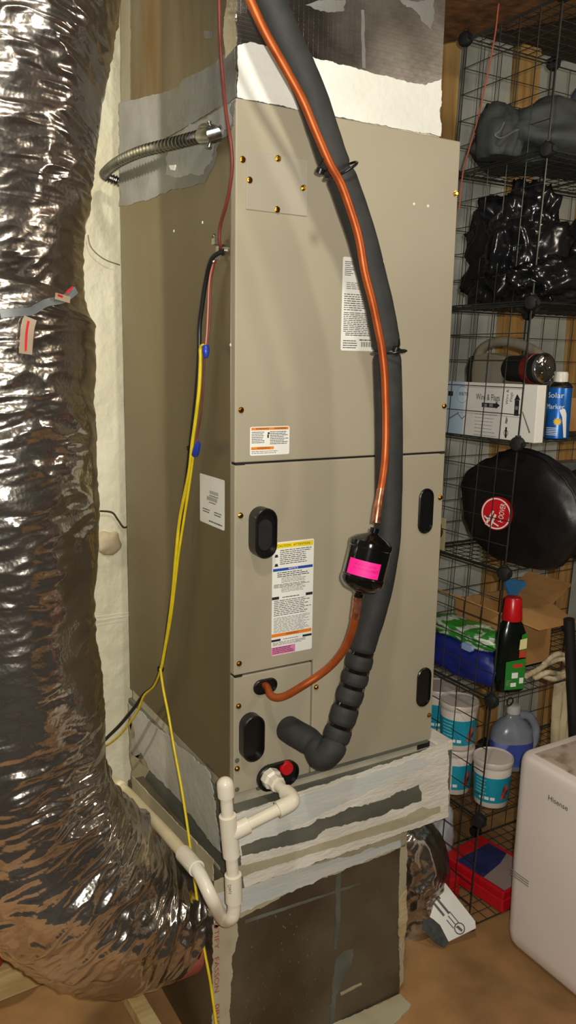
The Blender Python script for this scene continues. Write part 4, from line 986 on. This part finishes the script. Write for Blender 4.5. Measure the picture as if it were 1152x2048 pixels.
build('flap', G().prism([(bx + bw, by, z + bh), (bx + bw, by + bd, z + bh), (bx + bw + .10, by + bd, z + bh + .05), (bx + bw + .10, by + .01, z + bh + .05)], (0, 0, 1), 0, .005), M_cardboard, cb_)
g = G(); put_text(g, 'FRAGILE', (bx - .06, by + .10, z + bh + .0345), (.3, 1, -.13), (-.9, .2, .4), .03)
build('blue_wrapper', G().prism([at(x, y, 'y', .40) for x, y in ragged([(1003, 1158), (1045, 1160), (1056, 1200), (1040, 1206), (1020, 1200)], 2, 8, 2)], (0, -1, 0), 0, .012), mat('bright blue wrapper', (60, 140, 200), .35), label='bright blue wrapper lying behind the red cap of the bottle', cat='wrapper')
gr = thing('green_pack', 'green and white plastic pack lying on the blue pouch', 'pack', (.96, .30, z + .10))
build('pack', blob((sx(.85) + .075, .30, z + .138), (.055, .15, .030), .2, 1.8, 14, 40, 3, False), mat('green printed film', (52, 138, 50), .3, 0, (206, 214, 196), 9, 3, .4, 20, (1, 2.2, 9), ramp=(.5, .56)), gr, smooth=180)
bp_ = thing('blue_pouch', 'dark blue soft pouch under the green pack', 'pouch', (.97, .30, z))
build('pouch', blob((sx(.8) + .075, .30, z + .057), (.060, .155, .060), .18, 1.5, 15, 44, 3, False, z), mat('dark blue nylon', (30, 40, 128), .5, 0, (22, 30, 100), 7, 4, .4, 20), bp_, smooth=180)
lbp = at(935, 1294, 'x', sx(.85) + .013)
build('pouch_badge', G().prism([(lbp.x, lbp.y - a, lbp.z + b) for a, b in capsule(.050, .020)], (-1, 0, 0), -.004, .006), mat('pale blue badge', (150, 176, 218), .5), bp_)
bb = at(1022, 1386, 'z', z); bb = Vector((bb.x + .015, bb.y + .03, z))
bt = thing('bottle', 'dark green plastic bottle with red cap on the wire shelf', 'bottle', bb)
kb = .040
def bottle_ring(prof, c, fx=1.0, fy=.68, n=36, rot=.5):
    g = G()
    for r, h in prof:
        for j in range(n):
            a = 2 * PI * j / n; e = .8
            x = r * fx * math.copysign(abs(math.cos(a)) ** e, math.cos(a)); y = r * fy * math.copysign(abs(math.sin(a)) ** e, math.sin(a))
            g.v.append(Vector((c.x + x * math.cos(rot) - y * math.sin(rot), c.y + x * math.sin(rot) + y * math.cos(rot), c.z + h)))
    for i in range(len(prof) - 1):
        for j in range(n):
            k = (j + 1) % n; g.f.append([i * n + j, i * n + k, (i + 1) * n + k, (i + 1) * n + j])
    g.f.append(list(range(n))[::-1]); g.f.append([(len(prof) - 1) * n + j for j in range(n)]); return g
ROT = math.atan2(RT.y, RT.x) + .25
build('bottle_body', bottle_ring([(.044, 0), (.049, .004), (.050, .05), (.050, .14), (.047, .175), (.036, .205), (.026, .222), (.024, .232)], bb, rot=ROT), mat('dark green plastic', (14, 22, 16), .22, 0, (10, 16, 12), 5), bt, smooth=50)
build('cap', G().lathe([(.030, .222), (.0305, .226), (.025, .288), (.022, .292), (0, .292)], bb, (0, 0, 1), 30), mat('red cap', (196, 22, 28), .3, 0, (184, 20, 26), 10), bt, smooth=40)
fU = Vector((math.cos(ROT), math.sin(ROT), 0)); fN = Vector((fU.y, -fU.x, 0)); fN = fN if fN.dot(CAM - bb) > 0 else -fN
fo_ = bb + fN * .0352
s = Sheet(fo_ - fU * .012 + Vector((0, 0, .012)), fU, (0, 0, 1), fN, .046, .178)
M_lgreen = mat('label green', (34, 128, 44), .4); M_lcream = mat('label cream', (222, 214, 150), .4); M_lred = mat('label red', (206, 50, 44), .4)
s.polygon(M_lgreen, [(-.42, 0), (1, 0), (1, .54), (-.42, .50)], .0006); s.polygon(M_lgreen, [(.50, .56), (1, .56), (1, 1.0), (.62, .96)], .0006)
s.polygon(M_lcream, [(.46, .70), (1, .72), (1, .90), (.50, .88)], .0010); s.lines(M_ink, .52, .74, .96, .86, 3, 61, .4); 
for k in range(3): s.rect(M_lred, .48, .56 + k * .045, .98, .595 + k * .045, .0010)
s.rect(M_lred, .10, .39, .80, .45, .0010); s.rect(M_label, .05, .20, .50, .30, .0010); s.lines(M_ink, .08, .21, .46, .29, 3, 62, .4); s.rect(M_label, .0, .05, .40, .12, .0010); s.rect(M_label, .62, .10, .92, .2, .0010); s.lines(M_label, -.3, .06, .6, .18, 4, 63, .35)
s.finish(bt, 'label')
cdp = [(1052, 1352), (1075, 1340), (1100, 1325), (1125, 1318), (1138, 1335), (1120, 1350), (1095, 1345), (1070, 1355), (1085, 1332), (1115, 1308), (1140, 1322), (1145, 1348), (1110, 1358), (1078, 1348)]
cw = [at(x, y, 'y', .10 + .015 * (i % 3)) for i, (x, y) in enumerate(cdp)]
for p in cw: p.z = max(p.z, z + .008)
build('cotton_rope', G().tube(cr(cw, 8), .0085, 10), mat('cotton rope', (206, 190, 156), .9, 0, (180, 162, 126), 60, 4, .8, 120), smooth=70, label='loose heap of cream cotton rope on the shelf right of the bottle', cat='rope')
dp_ = [(1085, 1362), (1150, 1350), (1150, 1505), (1122, 1500), (1106, 1440), (1110, 1390)]
g = G(); nxx = 14; nzz = 14
for i in range(nxx + 1):
    for k in range(nzz + 1):
        a = at(1112 + 45 * i / nxx - 8 * k / nzz, 1362 + 170 * k / nzz, 'y', .13); a.y += .012 * math.sin(i * 1.5 + k * .2); g.v.append(a)
for i in range(nxx):
    for k in range(nzz): a = i * (nzz + 1) + k; g.f.append([a, a + 1, a + nzz + 2, a + nzz + 1])
o = build('canvas_cloth', g, mat('cream canvas', (196, 182, 148), .9, 0, (168, 152, 118), 8, 4, .5, 60), smooth=180, label='cream canvas cloth hanging from the shelf at the right edge of the picture', cat='cloth')
o.modifiers.new('thickness', 'SOLIDIFY').thickness = .004
pb = at(1150, 1520, 'y', .052); pt_ = at(1138, 1238, 'y', .062)
pb = pt_ + (pb - pt_) * 2.2; 
tt = pt_ + (pb - pt_) * ((pt_.z - .001) / (pt_.z - pb.z))
build('black_tube', G().tube([tt, pt_], .0165, 18), M_blackmatte, smooth=50, label='straight black plastic tube standing upright behind the white dehumidifier', cat='tube')

# --- bucket shelf
z = on_shelf(1)
M_tub = mat('clear white tub', (214, 206, 196), .35, 0, (202, 192, 180), 5)
M_teal = mat('teal label', (22, 150, 176), .4, 0, (18, 138, 164), 4); M_lid = mat('pale lid', (208, 196, 188), .35, 0, (196, 184, 174), 6)
def bucket(c, label, full=True, R=.060, H=.150):
    t = thing('bucket', label, 'bucket', c, 'teal labelled tubs on the wire shelf')
    build('tub', G().lathe([(R * .86, 0), (R * .88, .003), (R, H - .012), (R * .98, H - .010)], c, (0, 0, 1), 36), M_tub, t, smooth=40)
    build('lid', G().lathe([(R * 1.03, H - .018), (R * 1.05, H - .016), (R * 1.05, H - .002), (R * 1.02, H + .001), (R * .95, H - .003), (0, H - .003)], c, (0, 0, 1), 36), M_lid, t, smooth=40)
    t0 = math.atan2(CAM.y - c.y, CAM.x - c.x)
    rr = lambda h: R * (.88 + .12 * h / H) + .0008
    g = G(); n = 40; a0, a1 = (-1.9, 1.9) if full else (-.1, 1.9)
    for k in range(n + 1):
        a = t0 + a0 + (a1 - a0) * k / n
        for h in (.018, H * .68): g.v.append(Vector((c.x + rr(h) * math.cos(a), c.y + rr(h) * math.sin(a), c.z + h)))
        if k: g.f.append([2 * k - 2, 2 * k, 2 * k + 1, 2 * k - 1])
    lb = build('label', g, M_teal, t, smooth=180)
    g = G()
    for k in range(5): h = H * .60 - k * .011; g.add(*(lambda q: (q.v, q.f))(cyl_patch(Vector((c.x, c.y, c.z)), rr(h) + .0004, t0 - .55, [(-.022, h), (.016 - .004 * (k % 2), h), (.016 - .004 * (k % 2), h + .004), (-.022, h + .004)])))
    build('label_print', g, mat('pale teal print', (120, 200, 214), .5), lb)
    g = G(); h = .028
    for k in range(3): g.add(*(lambda q: (q.v, q.f))(cyl_patch(Vector((c.x, c.y, c.z)), rr(h) + .0006, t0 - .25, [(-.024 + k * .018, h), (-.010 + k * .018, h), (-.010 + k * .018, h + .010), (-.024 + k * .018, h + .010)])))
    build('label_boxes', g, M_label, lb)
    h = .05
    build('label_photo', cyl_patch(Vector((c.x, c.y, c.z)), rr(h) + .0016, t0 + .75, [(-.014, h - .016), (.006, h - .020), (.016, h + .01), (.008, h + .034), (-.006, h + .022)]), mat('orange red print', (198, 92, 70), .5, 0, (60, 40, 44), 60, 2), lb)
    return t
q1 = at(884, 1478, 'z', z + .151)
P4 = [(Vector((.995, .165, z)), 'front teal labelled bucket nearest the dehumidifier'), (Vector((.945, .285, z)), 'lower bucket with half turned teal label under another bucket'),
      (Vector((.952, .285, z + .1505)), 'teal labelled bucket stacked on top of another beside the jug'), (Vector((.975, .412, z)), 'lower bucket hidden in the back row behind the collar'), (Vector((.972, .412, z + .1505)), 'upper bucket half hidden behind the lower cabinet edge')]
for i, (p, lab) in enumerate(P4): bucket(p, lab, i != 1)
# jug
jb = Vector((1.215, .30, z)); jg = thing('jug', 'translucent plastic jug with white cap and blue label behind the buckets', 'jug', jb)
M_jug = mat('cloudy plastic', (170, 176, 184), .25, 0, (150, 158, 170), 5, trans=.25)
jr = math.atan2(RT.y, RT.x) + .1
build('jug_body', bottle_ring([(.066, 0), (.072, .005), (.072, .11), (.066, .14), (.046, .165), (.026, .180), (.022, .190), (.022, .200)], jb, 1, .72, 36, jr), M_jug, jg, smooth=50)
build('cap', G().lathe([(.0235, .196), (.0235, .222), (.020, .224), (0, .224)], jb, (0, 0, 1), 24), M_white, jg, smooth=40)
ju = Vector((math.cos(jr), math.sin(jr), 0))
build('grip', G().tube(cr([jb + ju * .020 + Vector((0, 0, .186)), jb + ju * .055 + Vector((0, 0, .180)), jb + ju * .082 + Vector((0, 0, .14)), jb + ju * .080 + Vector((0, 0, .085)), jb + ju * .062 + Vector((0, 0, .06))], 8), .015, 12), M_jug, jg, smooth=60)
build('label', bottle_ring([(.0726, .02), (.0728, .022), (.0728, .098), (.0726, .10)], jb, 1.004, .726, 36, jr), mat('violet blue label', (66, 84, 168), .4, 0, (120, 136, 200), 14, 2, ramp=(.5, .6)), jg, smooth=50)

# --- floor level
z = on_shelf(0)
def case(c, sz, rot, label, nm='tool_case'):
    t = thing(nm, label, 'case', c); cx, sxn = math.cos(rot), math.sin(rot); ax = ((cx, sxn, 0), (-sxn, cx, 0), (0, 0, 1))
    build('body', G().obox(Vector(c) + Vector((0, 0, sz[2] * .31)), ax, (sz[0] / 2, sz[1] / 2, sz[2] * .31)), M_red, t, bevel=.006)
    build('lid', G().obox(Vector(c) + Vector((0, 0, sz[2] * .815)), ax, (sz[0] / 2, sz[1] / 2, sz[2] * .185)), M_red, t, bevel=.006)
    return t, [Vector(a) for a in ax]
c_ = Vector((1.09, .235, z)); t, ax = case(c_, (.20, .26, .075), .12, 'red plastic tool case with a blue and grey label on the lowest wire shelf')
s = Sheet(c_ + Vector((0, 0, .0762)) - ax[0] * .09 - ax[1] * .125, ax[0], ax[1], (0, 0, 1), .17, .20)
s.rect(mat('dark blue sleeve', (44, 50, 104), .4), 0, 0, 1, 1, .0004); s.polygon(mat('greyish paper sleeve', (158, 138, 130), .5), [(.0, .0), (1, .0), (1, .62), (.62, .50), (.0, .42)], .0008); s.finish(t, 'label')
case(Vector((.90, .30, z + .0)), (.055, .20, .10), -.1, 'narrow red case leaning at the left end of the lowest shelf', 'red_case')
sk = thing('white_sack', 'crumpled white plastic sack behind the red cases on the lowest shelf', 'bag', (.99, .40, z))
build('sack', blob((.985, .41, z + .12), (.075, .05, .135), .25, 1.6, 21, 44, 2.6, True, z), mat('white film', (196, 200, 204), .35, 0, (176, 182, 190), 8, 4, .6, 14), sk, smooth=180)
build('print_corner', G().box((.93, .352, z + .012), (.965, .358, z + .045)), mat('lime print', (190, 206, 40), .5), sk)
# cardboard pack lying against the plenum
fp = thing('blister_pack', 'white printed cardboard pack with a dark picture lying tilted on the floor', 'package', at(885, 1905, 'z', .004))
q = [at(842, 1868, 'z', .01), at(888, 1902, 'z', .01), at(950, 1862, 'z', .035)]
q.append(at(893, 1772, 'z', .16))
pts = [q[0], q[1], q[2], q[3]]
nn = (q[1] - q[0]).cross(q[2] - q[0]).normalized(); nn = nn if nn.z > 0 else -nn
Uf = (q[2] - q[1]); Vf = (q[0] - q[1])
top0 = at(868, 1776, 'z', .20)
pk_ = [at(842, 1870, 'z', .012), at(886, 1904, 'z', .008), at(950, 1866, 'z', .030), at(946, 1850, 'z', .04), at(892, 1776, 'z', .155), at(872, 1776, 'z', .165)]
c0_ = sum(pk_, Vector()) / 6
nn = Vector()
for i in range(6): nn += (pk_[i] - c0_).cross(pk_[(i + 1) % 6] - c0_)
nn.normalize(); nn = nn if nn.dot(CAM - c0_) > 0 else -nn
pk_ = [p - nn * (p - c0_).dot(nn) for p in pk_]
lowz = min(p.z for p in pk_)
pk_ = [p + Vector((0, 0, max(0, .014 - lowz))) for p in pk_]; c0_ = sum(pk_, Vector()) / 6
build('card', G().prism(pk_, nn, -.010, 0), M_label, fp, bevel=.002)
def onp(x, y, d=.0006):
    dr = FW + RT * ((x - 576) / FOC) + UP * ((1024 - y) / FOC); t = (c0_ - CAM).dot(nn) / dr.dot(nn); return CAM + dr * t + nn * d
build('picture', G().add([onp(x, y) for x, y in ((843, 1858), (850, 1828), (866, 1838), (880, 1850), (898, 1885), (888, 1896), (870, 1886))], [list(range(7))]), mat('dark grey picture', (58, 62, 58), .5, 0, (36, 38, 36), 60), fp)
g = G(); uu = (onp(905, 1830) - onp(872, 1790)).normalized(); vv = nn.cross(uu)
vv = vv if vv.dot(onp(900, 1780) - onp(880, 1810)) > 0 else -vv
for (x, y, wd, hh) in ((886, 1812, .055, .007), (878, 1819, .045, .007), (908, 1834, .04, .003), (904, 1841, .035, .003), (900, 1848, .03, .003), (878, 1795, .010, .006)):
    p = onp(x, y, .0008); g.add([p - uu * wd / 2 - vv * hh / 2, p + uu * wd / 2 - vv * hh / 2, p + uu * wd / 2 + vv * hh / 2, p - uu * wd / 2 + vv * hh / 2], [(0, 1, 2, 3)])
p = onp(919, 1857, .0008); n = 20; ro, ri = .017, .0135
ring = [p + uu * (ro * math.cos(2 * PI * k / n)) + vv * (ro * math.sin(2 * PI * k / n)) for k in range(n)] + [p + uu * (ri * math.cos(2 * PI * k / n)) + vv * (ri * math.sin(2 * PI * k / n)) for k in range(n)]
g.add(ring, [(k, (k + 1) % n, n + (k + 1) % n, n + k) for k in range(n)]); g.add([p - uu * .011 - vv * .006, p + uu * .011 - vv * .002, p + uu * .009 + vv * .005, p - uu * .009 + vv * .003], [(0, 1, 2, 3)])
build('pack_print', g, mat('mid grey print', (96, 96, 96), .6), fp, kind='stuff')

# ------------------------------------------------------------------ dehumidifier
dx0, dy1, dzt = .925, .012, .628
dh = thing('dehumidifier', 'white portable dehumidifier with rounded edges on the floor in front of the shelves', 'dehumidifier', (dx0 + .15, dy1 - .2, 0))
g = G(); r = .045; n = 8
xa, xb, ya, yb = dx0, dx0 + .30, dy1 - .40, dy1
out = []
for (cx, cy, a0) in ((xb - r, yb - r, 0), (xa + r, yb - r, 90), (xa + r, ya + r, 180), (xb - r, ya + r, 270)):
    for k in range(n + 1): a = math.radians(a0 + 90 * k / n); out.append((cx + r * math.cos(a), cy + r * math.sin(a)))
mx, my = (xa + xb) / 2, (ya + yb) / 2; m_ = len(out)
M_dh = mat('off white appliance plastic', (238, 225, 216), .45, 0, (230, 217, 208), 3, 3, .05, 200)
prof = [(.93, .016), (.985, .03), (1, .06), (1.0, .30), (1.0, dzt - .03), (.99, dzt - .014), (.965, dzt - .004), (.93, dzt)]
for sc_, h in prof:
    bulge = 1 + .012 * math.sin(min(max((h - .02) / (dzt - .04), 0), 1) * PI)
    for x, y in out: g.v.append(Vector((mx + (x - mx) * sc_ * bulge, my + (y - my) * sc_ * bulge, h)))
for i in range(len(prof) - 1):
    for j in range(m_): k = (j + 1) % m_; g.f.append([i * m_ + j, i * m_ + k, (i + 1) * m_ + k, (i + 1) * m_ + j])
g.f.append(list(range(m_))[::-1]); g.f.append([(len(prof) - 1) * m_ + j for j in range(m_)])
build('housing', g, M_dh, dh, smooth=50)
build('foot_plinth', G().box((xa + .04, ya + .04, .0), (xb - .04, yb - .04, .02)), M_dark, dh)
build('top_inlay', G().box((xa + .035, ya + .04, dzt - .001), (xb - .03, yb - .04, dzt + .003)), mat('dusty top', (190, 170, 156), .6, 0, (150, 120, 100), 16, 4, ramp=(.52, .66)), dh, bevel=.002)
g = G(); p = at(1116, 1606, 'x', xa - .0035); put_text(g, 'Hisense', p + Vector((-.001, 0, 0)), (0, -1, 0), (0, 0, 1), .022, .068)
build('lettering', g, M_ink, dh)
g = G()
for k in range(3):
    p0_ = at(1013, 1732 + 5 * k, 'x', xa - .005); p0_.y = min(p0_.y, yb - .02)
    g.box((xa - .0045, p0_.y - .068, p0_.z - .0008), (xa - .003, p0_.y, p0_.z + .0008))
build('small_print', g, M_grey_ink, dh)

# ------------------------------------------------------------------ lower left odds and ends
build('lumber_board', G().obox(at(60, 1962, 'z', .07) , ((1, .06, 0), (-.06, 1, 0), (0, 0, 1)), (.42, .045, .06)).v and G().obox(Vector((-.46, .585, .045)), ((1, .05, 0), (-.05, 1, 0), (0, 0, 1)), (.42, .07, .0445)), M_woodpale, label='pale timber board lying on the floor behind the big flexible duct', cat='board', bevel=.003)
a = at(262, 1990, 'z', .02); b = at(312, 2075, 'z', .02); d = (b - a).normalized()
build('lumber_board', G().obox((a + b) / 2 + d * .05 + Vector((0, 0, .001)), (d, (-d.y, d.x, 0), (0, 0, 1)), (.30, .022, .020)), M_woodpale, label='narrow pale timber strip on the floor beside the return plenum', cat='board', bevel=.002)
re_ = at(27, 1930, 'y', .57); rb = Vector((re_.x - .088, .585, .0897))
bu = thing('red_bucket', 'red bucket with black rim at the left edge behind the flexible duct', 'bucket', rb)
hb = at(14, 1884, 'y', .50).z - rb.z
build('pail', G().lathe([(.066, 0), (.070, .004), (.092, hb), (.087, hb), (.066, .01)], rb, (0, 0, 1), 32), M_red, bu, smooth=40)
build('rim', G().lathe([(.090, hb - .006), (.098, hb - .004), (.098, hb + .010), (.087, hb + .012), (.085, hb)], rb, (0, 0, 1), 32), M_black, bu, smooth=40)
# bits stuck in the insulation of the back wall
wy = WY - .045
wire('wire_scrap', [(200, 1022, 'y', wy), (224, 1025, 'y', wy), (236, 1040, 'y', wy), (248, 1055, 'y', wy), (262, 1048, 'y', wy + .01)], .003, mat('dark brown scrap', (70, 62, 40), .7), 'short dark wire scrap stuck in the cream wall insulation', 'wire')
for k, (y0, y1) in enumerate(((1234, 1225), (1241, 1232))):
    wire('string', [(150, y0 + 4, 'y', wy), (188, y0, 'y', wy), (258, y1, 'y', wy), (330, y1 - 8, 'y', wy)], .0014, M_label, ('upper', 'lower')[k] + ' of two thin white strings stretched across the wall insulation', 'string')
wire('wall_seam', [(176, 470, 'y', wy), (180, 490, 'y', wy), (192, 506, 'y', wy), (212, 520, 'y', wy), (240, 530, 'y', wy)], .0016, mat('olive seam', (128, 118, 84), .7), 'thin olive seam curving across the wall insulation behind the cabinet', 'cord')  # thin raised line drawn for the arc seam in the wall facing
build('foam_blob', blob(at(215, 1085, 'y', WY - .02), (.042, .022, .038), .15, 1.5, 31, 28, 2.2, False), mat('hardened foam', (206, 190, 160), .85, 0, (176, 158, 124), 10, 4, .5, 30), smooth=180, label='beige lump of hardened foam on the wall insulation', cat='foam')
bpy.context.view_layer.update()
